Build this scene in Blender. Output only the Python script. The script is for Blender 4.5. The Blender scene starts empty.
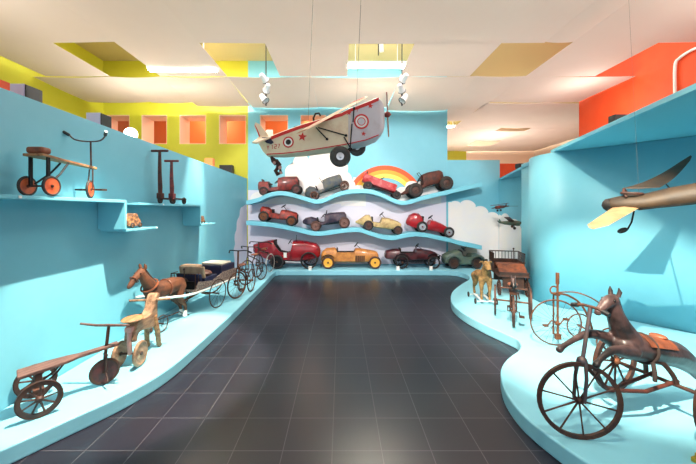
import bpy, bmesh, math, random
from mathutils import Vector as V, Matrix, Euler
random.seed(4)
PI = math.pi
scene = bpy.context.scene
COL = scene.collection
F = 314.5; U0 = 340.5; V0 = 210.0; H = 1.46; HP = 0.11
def P(u, v, Y): return V(((u-U0)*Y/F, Y, H-(v-V0)*Y/F))
def G(u, v, z=HP):
    Y = (H-z)*F/(v-V0); return V(((u-U0)*Y/F, Y, z))

# ------------------------------------------------------------------ materials
MATS = {}
def mat(name, col, rough=0.5, metal=0.0, col2=None, scale=8.0, bump=0.0, bscale=None, lo=0.4, hi=0.62,
        trans=0.0, emit=None, estr=0.0, coat=0.0, stretch=(1,1,1)):
    if name in MATS: return MATS[name]
    m = bpy.data.materials.new(name); m.use_nodes = True
    nt = m.node_tree; n = nt.nodes; L = nt.links
    b = n['Principled BSDF']; out = n['Material Output']
    def lin(c): return tuple((x/255/12.92 if x/255 <= 0.04045 else ((x/255+0.055)/1.055)**2.4) for x in c)+(1,)
    b.inputs['Base Color'].default_value = lin(col)
    b.inputs['Roughness'].default_value = rough
    b.inputs['Metallic'].default_value = metal
    if coat: b.inputs['Coat Weight'].default_value = coat; b.inputs['Coat Roughness'].default_value = 0.15
    tc = n.new('ShaderNodeTexCoord'); mp = n.new('ShaderNodeMapping'); mp.inputs['Scale'].default_value = stretch
    L.new(tc.outputs['Object'], mp.inputs['Vector'])
    if col2:
        no = n.new('ShaderNodeTexNoise'); no.inputs['Scale'].default_value = scale; no.inputs['Detail'].default_value = 6
        no.inputs['Roughness'].default_value = 0.65
        L.new(mp.outputs[0], no.inputs['Vector'])
        r = n.new('ShaderNodeValToRGB'); r.color_ramp.elements[0].position = lo; r.color_ramp.elements[1].position = hi
        r.color_ramp.elements[0].color = lin(col); r.color_ramp.elements[1].color = lin(col2)
        L.new(no.outputs['Fac'], r.inputs['Fac']); L.new(r.outputs['Color'], b.inputs['Base Color'])
    if bump:
        nb = n.new('ShaderNodeTexNoise'); nb.inputs['Scale'].default_value = bscale or scale*3; nb.inputs['Detail'].default_value = 5
        L.new(mp.outputs[0], nb.inputs['Vector'])
        bp = n.new('ShaderNodeBump'); bp.inputs['Strength'].default_value = bump; bp.inputs['Distance'].default_value = 0.01
        L.new(nb.outputs['Fac'], bp.inputs['Height']); L.new(bp.outputs['Normal'], b.inputs['Normal'])
    if emit:
        b.inputs['Emission Color'].default_value = lin(emit); b.inputs['Emission Strength'].default_value = estr
    if trans:
        t = n.new('ShaderNodeBsdfTranslucent'); t.inputs['Color'].default_value = lin(col)
        mx = n.new('ShaderNodeMixShader'); mx.inputs['Fac'].default_value = trans
        L.new(b.outputs[0], mx.inputs[1]); L.new(t.outputs[0], mx.inputs[2]); L.new(mx.outputs[0], out.inputs['Surface'])
    MATS[name] = m
    return m
def M(n): return MATS[n]
mat('blue_paint', (114,187,206), .5, col2=(119,191,210), scale=2)
mat('platform_paint', (142,210,228), .36, col2=(138,206,224), scale=3)
mat('shelf_paint', (116,194,213), .45)
mat('yellow_paint', (186,184,40), .6, col2=(190,188,46), scale=2)
mat('orange_paint', (232,72,18), .6, col2=(238,82,28), scale=1.5)
mat('cream_paint', (240,215,190), .7)
mat('reveal_paint', (246,216,192), .7)
mat('cabin_orange', (240,140,80), .6)
mat('cloud_paint', (246,238,232), .6, col2=(242,236,236), scale=3)
mat('cloud_lilac', (226,222,236), .6)
mat('upper_ceiling', (184,168,118), .8)
mat('sheet', (234,224,218), .8, col2=(229,219,212), scale=.6, trans=.45)
mat('sheet_thin', (228,212,192), .8, trans=.4)
mat('tube_light', (255,250,235), .5, emit=(255,250,232), estr=22)
mat('tube_strong', (255,250,235), .5, emit=(255,248,228), estr=240)
mat('lamp_glow', (255,255,255), .5, emit=(255,244,225), estr=25)
mat('white_metal', (232,232,232), .35, metal=.2)
mat('white_paint', (236,234,228), .5)
mat('black_plastic', (22,22,25), .45)
mat('black_metal', (26,25,28), .45, metal=.6)
mat('dark_iron', (64,46,44), .6, metal=.45, col2=(92,58,42), scale=14, bump=.25)
mat('rust_iron', (128,74,42), .7, metal=.35, col2=(84,52,38), scale=18, bump=.3)
mat('grey_iron', (78,74,82), .5, metal=.5, col2=(104,82,70), scale=16)
mat('rubber', (38,35,36), .75, col2=(56,48,44), scale=20)
mat('grey_rubber', (84,80,78), .85, col2=(62,58,58), scale=12)
mat('white_rubber', (226,222,214), .7)
mat('silver', (190,190,195), .3, metal=.8)
mat('tan_wood', (176,128,84), .6, col2=(126,82,52), scale=6, stretch=(1,6,6), bump=.15)
mat('pale_wood', (172,132,102), .6, col2=(112,80,58), scale=5, stretch=(1,5,5), bump=.15)
mat('old_wood', (122,86,76), .65, col2=(74,50,46), scale=7, stretch=(1,7,7), bump=.25)
mat('dark_wood', (84,50,38), .6, col2=(54,34,30), scale=8, bump=.2)
mat('orange_wheel', (206,92,44), .5, col2=(170,66,34), scale=16)
mat('maroon_wheel', (92,34,32), .55, col2=(56,26,26), scale=16)
mat('red_old', (136,34,28), .5, col2=(76,26,24), scale=12, bump=.15, coat=.2)
mat('red_orange', (168,46,28), .5, col2=(90,30,24), scale=10, bump=.1)
mat('red_gloss', (156,16,28), .25, col2=(120,12,22), scale=6, coat=.6)
mat('red_bright', (176,22,34), .3, col2=(140,18,28), scale=5, coat=.5)
mat('red_pink', (168,34,42), .45, col2=(206,110,104), scale=7, lo=.48, hi=.7)
mat('grey_blue', (58,68,80), .6, col2=(92,90,78), scale=10, bump=.15)
mat('rust_brown', (96,44,30), .65, col2=(54,30,26), scale=10, bump=.25)
mat('navy_old', (34,30,52), .55, col2=(72,54,64), scale=12, bump=.15)
mat('cream_old', (196,172,118), .5, col2=(146,112,74), scale=10, lo=.45, hi=.7)
mat('amber', (206,138,66), .45, col2=(168,104,52), scale=9, coat=.2)
mat('yellow_wheel', (236,172,62), .5)
mat('maroon', (86,22,28), .4, col2=(50,18,24), scale=9, coat=.3)
mat('green_grey', (70,92,90), .5, col2=(96,106,86), scale=9, bump=.1)
mat('cockpit_dark', (34,26,26), .8)
mat('brown_horse', (112,64,38), .75, col2=(56,34,26), scale=6, bump=.2, bscale=60)
mat('dark_mane', (50,38,34), .9)
mat('grey_horse', (74,54,52), .4, col2=(28,22,22), scale=6, lo=.42, hi=.6, bump=.3, coat=.2)
mat('patch_horse', (100,74,62), .5, col2=(36,32,30), scale=5.5, lo=.4, hi=.56, bump=.25)
mat('straw', (160,124,76), .9, col2=(112,84,52), scale=20, bump=.5)
mat('pink_nose', (206,150,140), .6)
mat('eye_black', (10,10,10), .2)
mat('leather', (140,76,46), .5, col2=(84,46,34), scale=9)
mat('wicker', (168,148,136), .8, col2=(108,90,86), scale=60, lo=.45, hi=.55, bump=.5)
mat('tan_cloth', (196,162,132), .85, col2=(176,142,116), scale=12)
mat('pale_cloth', (206,196,178), .85)
mat('blue_seat', (30,40,78), .6, col2=(44,38,58), scale=6)
mat('plane_grey', (206,200,206), .5, col2=(188,176,178), scale=5, lo=.5, hi=.75, bump=.08)
mat('plane_cream', (234,214,184), .5, col2=(214,178,142), scale=6, lo=.5, hi=.8, bump=.08)
mat('wing_tan', (230,186,142), .55, col2=(206,150,108), scale=7)
mat('red_mark', (208,38,34), .5)
mat('black_mark', (30,26,24), .5)
mat('rainbow_red', (236,88,36), .6); mat('rainbow_orange', (248,166,54), .6); mat('rainbow_yellow', (250,222,96), .6)
mat('drab', (70,52,33), .6, col2=(44,34,24), scale=6, bump=.2)
mat('light_wing', (166,130,94), .55, col2=(138,104,74), scale=6)
mat('green_tin', (72,104,88), .5, col2=(104,80,66), scale=20)
mat('red_tin', (140,62,48), .5, col2=(70,40,40), scale=20)
mat('brass', (196,160,60), .4, metal=.6)
mat('lilac_box', (206,206,240), .5)
mat('wire', (96,90,84), .5, metal=.5)
mat('clay', (186,130,84), .6, col2=(84,56,42), scale=30, lo=.4, hi=.55)

def floor_mat():
    m = bpy.data.materials.new('floor_tiles'); m.use_nodes = True
    nt = m.node_tree; n = nt.nodes; L = nt.links; b = n['Principled BSDF']
    tc = n.new('ShaderNodeTexCoord'); mp = n.new('ShaderNodeMapping')
    T = 0.3
    mp.inputs['Location'].default_value = (0.05, -0.108, 0)
    L.new(tc.outputs['Object'], mp.inputs['Vector'])
    br = n.new('ShaderNodeTexBrick'); br.offset = 0; br.squash = 1
    br.inputs['Scale'].default_value = 1.0
    br.inputs['Brick Width'].default_value = T; br.inputs['Row Height'].default_value = T
    br.inputs['Mortar Size'].default_value = 0.0028; br.inputs['Mortar Smooth'].default_value = 0.3
    br.inputs['Color1'].default_value = (0.014,0.012,0.021,1); br.inputs['Color2'].default_value = (0.019,0.016,0.027,1)
    br.inputs['Mortar'].default_value = (0.10,0.09,0.105,1)
    L.new(mp.outputs[0], br.inputs['Vector'])
    no = n.new('ShaderNodeTexNoise'); no.inputs['Scale'].default_value = 3; no.inputs['Detail'].default_value = 5
    L.new(tc.outputs['Object'], no.inputs['Vector'])
    mx = n.new('ShaderNodeMix'); mx.data_type = 'RGBA'; mx.blend_type = 'MULTIPLY'; mx.inputs[0].default_value = .12
    L.new(br.outputs['Color'], mx.inputs[6]); L.new(no.outputs['Color'], mx.inputs[7])
    L.new(mx.outputs[2], b.inputs['Base Color'])
    b.inputs['Roughness'].default_value = .32
    mr = n.new('ShaderNodeMapRange'); mr.inputs[3].default_value = .30; mr.inputs[4].default_value = .32
    L.new(no.outputs['Fac'], mr.inputs[0]); L.new(mr.outputs[0], b.inputs['Roughness'])
    bp = n.new('ShaderNodeBump'); bp.inputs['Strength'].default_value = .25; bp.inputs['Distance'].default_value = .003; bp.invert = True
    L.new(br.outputs['Fac'], bp.inputs['Height']); L.new(bp.outputs[0], b.inputs['Normal'])
    MATS['floor'] = m
floor_mat()

# ------------------------------------------------------------------ mesh builder
def frame(axis):
    a = V(axis).normalized(); t = V((0,0,1)) if abs(a.z) < .9 else V((1,0,0))
    x = a.cross(t).normalized(); y = a.cross(x).normalized(); return x, y, a
class MB:
    def __init__(s, m=None): s.v = []; s.f = []; s.mi = []; s.sm = []; s.ms = []; s.cur = 0; s.T = Matrix.Identity(4); (s.use(m) if m else None)
    def use(s, m):
        m = M(m) if isinstance(m, str) else m
        if m not in s.ms: s.ms.append(m)
        s.cur = s.ms.index(m); return s
    def add(s, vs, fs, smooth=False):
        o = len(s.v); s.v += [s.T @ V(p) for p in vs]
        for f in fs: s.f.append([o+i for i in f]); s.mi.append(s.cur); s.sm.append(smooth)
        return s
    def box(s, x0, x1, y0, y1, z0, z1):
        vs = [(x,y,z) for x in (x0,x1) for y in (y0,y1) for z in (z0,z1)]
        return s.add(vs, [(0,1,3,2),(4,6,7,5),(0,4,5,1),(2,3,7,6),(0,2,6,4),(1,5,7,3)])
    def obox(s, c, ax, ay, az):   # centre and three half vectors
        c = V(c); ax = V(ax); ay = V(ay); az = V(az)
        vs = [c+ax*i+ay*j+az*k for i in (-1,1) for j in (-1,1) for k in (-1,1)]
        return s.add(vs, [(0,1,3,2),(4,6,7,5),(0,4,5,1),(2,3,7,6),(0,2,6,4),(1,5,7,3)])
    def rings(s, rs, closed=False, caps=True, smooth=True):
        n = len(rs[0]); vs = [p for r in rs for p in r]; fs = []
        k = len(rs); rng = k if closed else k-1
        for i in range(rng):
            for j in range(n):
                a = i*n+j; b = i*n+(j+1) % n; c = ((i+1) % k)*n+(j+1) % n; d = ((i+1) % k)*n+j
                fs.append((a,b,c,d))
        s.add(vs, fs, smooth)
        if caps and not closed:
            o = len(s.v)-len(vs)
            s.f.append([o+i for i in range(n)][::-1]); s.mi.append(s.cur); s.sm.append(False)
            s.f.append([o+(k-1)*n+i for i in range(n)]); s.mi.append(s.cur); s.sm.append(False)
        return s
    def tube(s, pts, r, n=8, closed=False, flat=None):
        pts = [V(p) for p in pts]; k = len(pts); rs = []
        rr = r if isinstance(r, (list, tuple)) else [r]*k
        px = None
        for i in range(k):
            if closed: t = pts[(i+1) % k]-pts[i-1]
            else: t = pts[min(i+1,k-1)]-pts[max(i-1,0)]
            if t.length < 1e-9: t = V((0,0,1))
            t.normalize()
            if px is None: x, y, _ = frame(t)
            else:
                x = px - t*px.dot(t)
                if x.length < 1e-6: x, y, _ = frame(t)
                x.normalize(); y = t.cross(x)
            px = x
            rs.append([pts[i]+(x*math.cos(2*PI*j/n)+y*math.sin(2*PI*j/n))*rr[i] for j in range(n)])
        return s.rings(rs, closed)
    def cyl(s, a, b, r, r2=None, n=14): return s.tube([a, b], [r, r if r2 is None else r2], n)
    def lathe(s, prof, o, axis, n=24, closed=False):
        x, y, a = frame(axis); o = V(o)
        rs = [[o+a*h+(x*math.cos(2*PI*j/n)+y*math.sin(2*PI*j/n))*max(r,1e-4) for j in range(n)] for r, h in prof]
        return s.rings(rs, closed, caps=not closed)
    def torus(s, o, axis, R, r, n=32, k=8, sq=1.0):
        return s.lathe([(R+r*math.cos(2*PI*i/k), r*sq*math.sin(2*PI*i/k)) for i in range(k)], o, axis, n, closed=True)
    def ball(s, c, r, n=14, m=8, rot=None):
        r = (r,r,r) if not isinstance(r, (tuple,list)) else r
        R = rot or Matrix.Identity(3); c = V(c)
        rs = []
        for i in range(m+1):
            a = PI*i/m; q = max(math.sin(a), 1e-3)
            rs.append([c+R@V((r[0]*q*math.cos(2*PI*j/n), r[1]*q*math.sin(2*PI*j/n), -r[2]*math.cos(a))) for j in range(n)])
        return s.rings(rs)
    def prism(s, poly, fn, d, smooth=False):   # poly 2d list, fn(x,y,t)->3d, extruded from t=0 to d
        n = len(poly); vs = [fn(x,y,0) for x,y in poly]+[fn(x,y,d) for x,y in poly]
        s.add(vs, [list(range(n))[::-1], [n+i for i in range(n)]])
        return s.add(vs, [(i,(i+1)%n,n+(i+1)%n,n+i) for i in range(n)], smooth)
    def build(s, name, parent=None, loc=None, rot=None, bev=0, seg=2, sub=0):
        me = bpy.data.meshes.new(name); me.from_pydata([tuple(p) for p in s.v], [], s.f)
        for m in s.ms: me.materials.append(m)
        me.polygons.foreach_set('material_index', s.mi); me.polygons.foreach_set('use_smooth', s.sm)
        bm = bmesh.new(); bm.from_mesh(me)
        bmesh.ops.remove_doubles(bm, verts=bm.verts, dist=1e-5)
        bmesh.ops.recalc_face_normals(bm, faces=bm.faces); bm.to_mesh(me); bm.free()
        me.update()
        if any(s.sm): me.set_sharp_from_angle(angle=math.radians(48))
        o = bpy.data.objects.new(name, me); COL.objects.link(o)
        if parent: o.parent = parent
        if loc is not None: o.location = loc
        if rot is not None: o.rotation_euler = rot
        if bev:
            b = o.modifiers.new('b', 'BEVEL'); b.width = bev; b.segments = seg; b.limit_method = 'ANGLE'; b.angle_limit = .6
        if sub:
            b = o.modifiers.new('s', 'SUBSURF'); b.levels = sub; b.render_levels = sub
        return o
def tag(o, label=None, cat=None, group=None, kind=None):
    if label: o['label'] = label
    if cat: o['category'] = cat
    if group: o['group'] = group
    if kind: o['kind'] = kind
    return o
def thing(name, label, cat, loc=(0,0,0), rz=0, group=None, pitch=0, roll=0):
    o = bpy.data.objects.new(name, None); COL.objects.link(o); o.empty_display_size = .05
    o.location = loc; o.rotation_euler = (roll, pitch, rz)
    return tag(o, label, cat, group)
def struct(o): o['kind'] = 'structure'; return o
def smoothpts(pts, k=6):
    out = []; n = len(pts)
    for i in range(n-1):
        p0 = pts[max(i-1,0)]; p1 = pts[i]; p2 = pts[i+1]; p3 = pts[min(i+2,n-1)]
        for j in range(k):
            t = j/k
            out.append(tuple(.5*((2*b)+(-a+c)*t+(2*a-5*b+4*c-d)*t*t+(-a+3*b-3*c+d)*t**3) for a,b,c,d in zip(p0,p1,p2,p3)))
    out.append(tuple(pts[-1])); return out
WC = {}
def wheel(parent, name, loc, R, w, kind='disc', tyre='rubber', body='rust_iron', hub='dark_iron', spokes=10, rz=0, rim=None):
    """wheel turning about local Y"""
    key = (round(R,4), round(w,4), kind, tyre, body, hub, spokes, rim)
    if key in WC:
        o = bpy.data.objects.new(name, WC[key]); COL.objects.link(o)
    else:
        mb = MB(); A = (0,1,0)
        if kind == 'disc':
            mb.use(tyre); mb.torus((0,0,0), A, R-w*.5, w*.5, 28, 8)
            mb.use(body); mb.lathe([(.001,-w*.22),(R*.35,-w*.30),(R*.5,-w*.2),(R-w*.7,-w*.34),(R-w*.7,w*.34),(R*.5,w*.2),(R*.35,w*.30),(.001,w*.22)], (0,0,0), A, 28)
            mb.use(hub); mb.lathe([(.001,-w*.62),(R*.13,-w*.58),(R*.16,-w*.3),(R*.16,w*.3),(R*.13,w*.58),(.001,w*.62)], (0,0,0), A, 14)
        elif kind == 'wire':
            mb.use(tyre); mb.torus((0,0,0), A, R-w*.5, w*.5, 48, 8)
            mb.use(rim or body)
            mb.torus((0,0,0), A, R-w*1.0, w*.35, 40, 6)
            mb.use(hub); mb.lathe([(.001,-w*1.9),(w*.8,-w*1.8),(w*.7,0),(w*.8,w*1.8),(.001,w*1.9)], (0,0,0), A, 12)
            mb.use(body)
            for i in range(spokes):
                a = 2*PI*i/spokes; s = w*1.2*(1 if i % 2 else -1)
                mb.cyl((w*.6*math.cos(a+.3), s, w*.6*math.sin(a+.3)), ((R-w)*math.cos(a),0,(R-w)*math.sin(a)), max(.0016, w*.09), n=5)
        else:   # wooden cart wheel
            mb.use(tyre); mb.lathe([(R,-w*.5),(R,w*.5),(R-w*.35,w*.5),(R-w*.35,-w*.5)], (0,0,0), A, 40, closed=True)
            mb.use(body); mb.lathe([(R-w*.3,-w*.42),(R-w*.3,w*.42),(R-w*1.3,w*.42),(R-w*1.3,-w*.42)], (0,0,0), A, 40, closed=True)
            for i in range(spokes):
                a = 2*PI*i/spokes+.2
                mb.tube([(w*.8*math.cos(a),0,w*.8*math.sin(a)), ((R*.5)*math.cos(a),0,(R*.5)*math.sin(a)), ((R-w)*math.cos(a),0,(R-w)*math.sin(a))], [w*.34,w*.24,w*.3], 8)
            mb.use(hub); mb.lathe([(.001,-w*1.1),(w*.6,-w*1.05),(w*1.0,-w*.5),(w*1.1,0),(w*1.0,w*.5),(w*.6,w*1.05),(.001,w*1.1)], (0,0,0), A, 14)
        o = mb.build(name); WC[key] = o.data
    o.parent = parent; o.location = loc; o.rotation_euler = (0, random.uniform(0,1), 0)
    o.rotation_mode = 'XYZ'
    if rz: o.rotation_euler = (0,0,rz)
    return o
def flesh(name, parent, chains, m, vox=.012, extra=None, smooth=6):
    """one continuous body: overlapping tapered limbs fused by a voxel remesh"""
    mb = MB(m)
    for ch in chains:
        pts = smoothpts([tuple(p)+(r,) for p, r in ch], 4)
        mb.tube([p[:3] for p in pts], [p[3] for p in pts], 10)
        mb.ball(pts[0][:3], pts[0][3]*.98, 10, 6); mb.ball(pts[-1][:3], pts[-1][3]*.98, 10, 6)
    if extra: extra(mb)
    o = mb.build(name, parent)
    r = o.modifiers.new('r', 'REMESH'); r.mode = 'VOXEL'; r.voxel_size = vox; r.use_smooth_shade = True
    s = o.modifiers.new('sm', 'SMOOTH'); s.factor = .5; s.iterations = smooth
    return o

# ------------------------------------------------------------------ setting
mb = MB('floor'); mb.box(-6.2, 8.6, -4.0, 14.2, -.05, 0); struct(mb.build('floor'))
mb = MB('upper_ceiling'); mb.box(-6.2, 8.6, -4.0, 14.2, 5.13, 5.2); struct(mb.build('ceiling'))
# main back wall with the deep window openings
YB = 7.74; YR = 8.14
def bx(u): return (u-U0)*YB/F
wins = [(103,129.5),(141.5,167),(179.5,206),(219,246),(260,288),(300.5,326)]
zb, zt = H+(V0-144)*YB/F, H+(V0-115)*YB/F
def wallpiece(mb, x0, x1, z0, z1):
    for a, b, m in ((x0, bx(248), 'yellow_paint'), (bx(248), x1, 'blue_paint')):
        a2, b2 = max(a, x0), min(b, x1)
        if b2 > a2+1e-4: mb.use(m); mb.box(a2, b2, YB, YR, z0, z1)
mb = MB()
XR = 2.62
wallpiece(mb, -6.0, XR, 0, zb); wallpiece(mb, -6.0, XR, zt, 5.13)
xs = -6.0
for a, b in wins:
    wallpiece(mb, xs, bx(a), zb, zt); xs = bx(b)
wallpiece(mb, xs, XR, zb, zt)
wall_back = struct(mb.build('wall_back'))
for i, (a, b) in enumerate(wins):
    mb = MB('reveal_paint'); A, B = bx(a), bx(b); t = .012
    mb.box(A, A+t, YB+.002, YR+.1, zb, zt); mb.box(B-t, B, YB+.002, YR+.1, zb, zt)
    mb.box(A+t, B-t, YB+.002, YR+.1, zt-t, zt); mb.box(A+t, B-t, YB+.002, YR+.1, zb, zb+t)
    struct(mb.build('window_%d' % (i+1)))
mb = MB('cabin_orange'); mb.box(-7.2, 2.4, 9.4, 9.5, 2.6, 4.6); mb.box(-7.2, 2.4, 8.3, 9.4, 4.35, 4.45)
struct(mb.build('wall_beyond'))
mb = MB('reveal_paint'); mb.box(-7.2, 2.4, 8.25, 9.4, 2.85, 2.95); struct(mb.build('trim_1'))
# lower blue wall right of the corner
mb = MB('blue_paint'); mb.box(XR+.002, 3.92, YB, YB+.12, 0, 2.69); struct(mb.build('wall_back_low'))
mb = MB('shelf_paint'); mb.box(XR-.012, XR+.006, YB-.008, YB, 0, 4.6); struct(mb.build('trim_2'))
# side wall far right
mb = MB('blue_paint'); mb.box(3.9, 4.0, 5.3, YB, 0, 2.19); struct(mb.build('wall_right_far'))
# left partition
def leftwall():
    mb = MB('blue_paint')
    poly = [(-1.0, 0), (YB, 0), (YB, 2.231), (2.124, 2.289), (-1.0, 2.322)]
    mb.prism(poly, lambda y, z, t: (-2.3-t, y, z), .1); return struct(mb.build('wall_left'))
wl = leftwall()
mb = MB('yellow_paint'); mb.box(-6.0, -5.84, -4, YB, 0, 5.13); struct(mb.build('wall_left_outer'))
mb = MB('orange_paint'); mb.box(5.62, 5.8, -2, 7.41, 0, 5.13)
struct(mb.build('wall_right_outer'))
mb = MB('cream_paint'); mb.box(-6.0, 8.5, 13.6, 13.7, 0, 5.13); mb.box(8.4, 8.5, 7.41, 13.6, 0, 5.13)
mb.use('yellow_paint'); mb.box(2.4, 5.4, 13.5, 13.59, 2.5, 5.13); struct(mb.build('wall_far'))
mb = MB('orange_paint'); mb.box(4.02, 8.4, 8.8, 8.9, 0, 2.76); struct(mb.build('wall_beyond_right'))
# right partition with rounded nose
path = smoothpts([(3.22,5.6),(3.14,5.24),(2.99,4.98),(2.93,4.66),(3.02,4.38),(3.30,4.14),(3.62,3.76),(3.9,3.40),(4.25,2.9),(4.6,2.2),(4.8,1.4),(4.9,.2),(4.9,-.6)], 6)
mb = MB('blue_paint'); poly = path + [(x+.14, y+.05) for x, y in path[::-1]]
mb.prism(poly, lambda x, y, t: (x, y, t), 2.27, smooth=False); o = struct(mb.build('wall_right'))
for f in o.data.polygons:
    if abs(f.normal.z) < .5: f.use_smooth = True
# ledges (flat boards on top)
inner = [p for p in path if p[1] < 4.45]
mb = MB('shelf_paint')
poly = [(3.02,4.52)]+[(2.4+.0*k, 2.12) for k in (0,)]+[(2.25,.9),(2.2,-.6)]+[(x+.1,y) for x, y in inner[::-1]]
mb.prism(poly, lambda x, y, t: (x, y, 2.275+t), .045)
o = mb.build('ledge_shelf', bev=.004); tag(o, 'long blue ledge board on the right wall above the hanging brown plane', 'shelf')
mb = MB('shelf_paint'); poly = [(3.9,YB-.002),(3.05,5.06),(3.16,5.4),(3.26,5.7),(3.99,5.7),(3.99,YB-.002)]
mb.prism(poly, lambda x, y, t: (x, y, 2.195+t), .04)
o = mb.build('ledge_shelf', bev=.004); tag(o, 'far blue ledge board above the two small tin planes', 'shelf')

# display platform: continuous
L0 = [(-1.91,1.77),(-1.773,1.988),(-1.583,2.304),(-1.465,2.665),(-1.43,3.184),(-1.41,4.17),(-1.42,5.6),(-1.44,6.75)]
edgeL = smoothpts([(-2.29,1.0),(-2.1,1.5)]+L0, 5)
R0 = [(2.45,6.97),(2.60,6.82),(2.64,6.55),(2.52,6.15),(2.237,5.78),(1.848,5.2),(1.635,4.64),(1.60,4.2),(1.68,3.76),(1.80,3.42),(1.84,3.25),(1.743,3.06),(1.52,2.86),(1.369,2.68),(1.271,2.48),(1.215,2.28),(1.205,2.05),(1.27,1.80),(1.36,1.60),(1.55,1.25),(1.8,.9)]
edgeR = smoothpts([(1.2,7.0),(2.1,7.0)]+R0, 5)
inner_e = edgeL + [(-1.43,6.93),(-1.36,7.0)] + edgeR
outer_e = [(4.85,.9)] + [(x-.002,y) for x, y in path[::-1] if y > .95] + [(3.895,5.7),(3.895,YB-.002),(-2.299,YB-.002)]
mb = MB('platform_paint'); 
mb.prism(inner_e+outer_e, lambda x, y, t: (x, y, t), HP)
o = mb.build('display_platform', bev=.012, seg=3)
tag(o, 'low glossy turquoise display platform curving around the dark tiled floor', 'platform')

# murals on walls (painted, a few mm of board)
def scallop(bumps, base):
    """outline made of arcs: bumps list of (x,z,r) joined over top; returns polygon"""
    pts = []
    for i, (x, z, r, a0, a1) in enumerate(bumps):
        for k in range(9):
            a = math.radians(a0+(a1-a0)*k/8); pts.append((x+r*math.cos(a), z+r*math.sin(a)))
    return pts+base
def px(u): return (u-U0)*YB/F
def pz(v): return H-(v-V0)*YB/F
def pr(r): return r*YB/F
fb = lambda d: (lambda x, z, t: (x, YB-.0015-d-t, z))
mb = MB('cloud_lilac'); mb.prism([(px(248),pz(264)),(px(248),pz(190)),(XR-.02,pz(196)),(XR-.02,pz(264))], fb(0), .002); mb.build('cloud_mural', wall_back)
cl = [(px(286),pz(186),pr(9),200,95),(px(293),pz(172),pr(8),185,80),(px(302),pz(163),pr(9),190,60),(px(322),pz(163),pr(14),165,30),(px(338),pz(168),pr(10),100,-20),(px(343),pz(180),pr(9),60,-10),(px(352),pz(187),pr(10),80,0)]
mb = MB('cloud_paint'); mb.prism(scallop([(px(258),pz(200),pr(8),180,60),(px(268),pz(199),pr(8),150,60)]+cl, [(px(362),pz(204)),(px(250),pz(204))]), fb(.003), .002); mb.build('cloud_mural', wall_back)
mb = MB('cloud_paint'); mb.prism(scallop([(px(402),pz(195),pr(8),190,70),(px(412),pz(190),pr(9),130,50),(px(424),pz(189),pr(9),130,20),(px(433),pz(194),pr(8),70,0)], [(px(441),pz(204)),(px(394),pz(204))]), fb(.008), .002); mb.build('cloud_mural', wall_back)
mb = MB('cloud_paint'); mb.prism(scallop([(px(350),pz(190),pr(9),170,60),(px(359),pz(192),pr(7),120,-20)], [(px(366),pz(206)),(px(341),pz(206))]), fb(.008), .002); mb.build('cloud_mural', wall_back)
for r0, r1, m, d in ((39.5,35,'rainbow_red',.0045),(35,31.2,'rainbow_orange',.0045),(31.2,27,'rainbow_yellow',.0045)):
    a = [math.radians(10+160*k/30) for k in range(31)]
    poly = [(px(385)+pr(r0)*math.cos(t), pz(205)+pr(r0)*math.sin(t)) for t in a]+[(px(385)+pr(r1)*math.cos(t), pz(205)+pr(r1)*math.sin(t)) for t in a[::-1]]
    mb = MB(m); mb.prism(poly, fb(.0055), .002); mb.build('rainbow_mural', wall_back)
low = bpy.data.objects['wall_back_low']
sc = [(px(450),pz(212),pr(10),100,80),(px(455),pz(210),pr(9),110,40),(px(467),pz(210),pr(10),130,30),(px(480),pz(215),pr(9),120,20),(px(492),pz(220),pr(8),120,20)]
mb = MB('cloud_paint'); mb.prism(scallop(sc, [(3.895,pz(222)),(3.895,.12),(XR+.03,.12),(XR+.03,pz(203))]), fb(0), .002); mb.build('cloud_mural', low)
fs_ = bpy.data.objects['wall_right_far']
sc = [(7.45,1.12,.26,60,130),(7.05,1.0,.26,45,120),(6.65,.82,.24,40,120),(6.3,.62,.2,40,120)]
pts = []
for y, z, r, a0, a1 in sc:
    for k in range(9):
        a = math.radians(a1+(a0-a1)*k/8); pts.append((y-(-1)*r*math.cos(a)*-1, z+r*math.sin(a)))
pts = [(YB-.01,1.35)]+sorted(pts, key=lambda p: -p[0])+[(6.0,.5),(5.9,.12),(YB-.01,.12)]
mb = MB('cloud_paint'); mb.prism(pts, lambda y, z, t: (3.899-t, y, z), .002); mb.build('cloud_mural', fs_)
sc = [(7.35,1.35,.18,90,180),(7.12,1.12,.16,100,190),(7.0,.85,.17,110,210),(6.95,.55,.18,120,220)]
pts = [(YB-.01,1.62)]
for y, z, r, a0, a1 in sc:
    for k in range(9):
        a = math.radians(a0+(a1-a0)*k/8); pts.append((y+r*math.cos(a), z+r*math.sin(a)))
pts += [(6.85,.12),(YB-.01,.12)]
mb = MB('cloud_lilac'); mb.prism(pts, lambda y, z, t: (-2.299+t, y, z), .002); mb.build('cloud_mural', wl)

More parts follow.
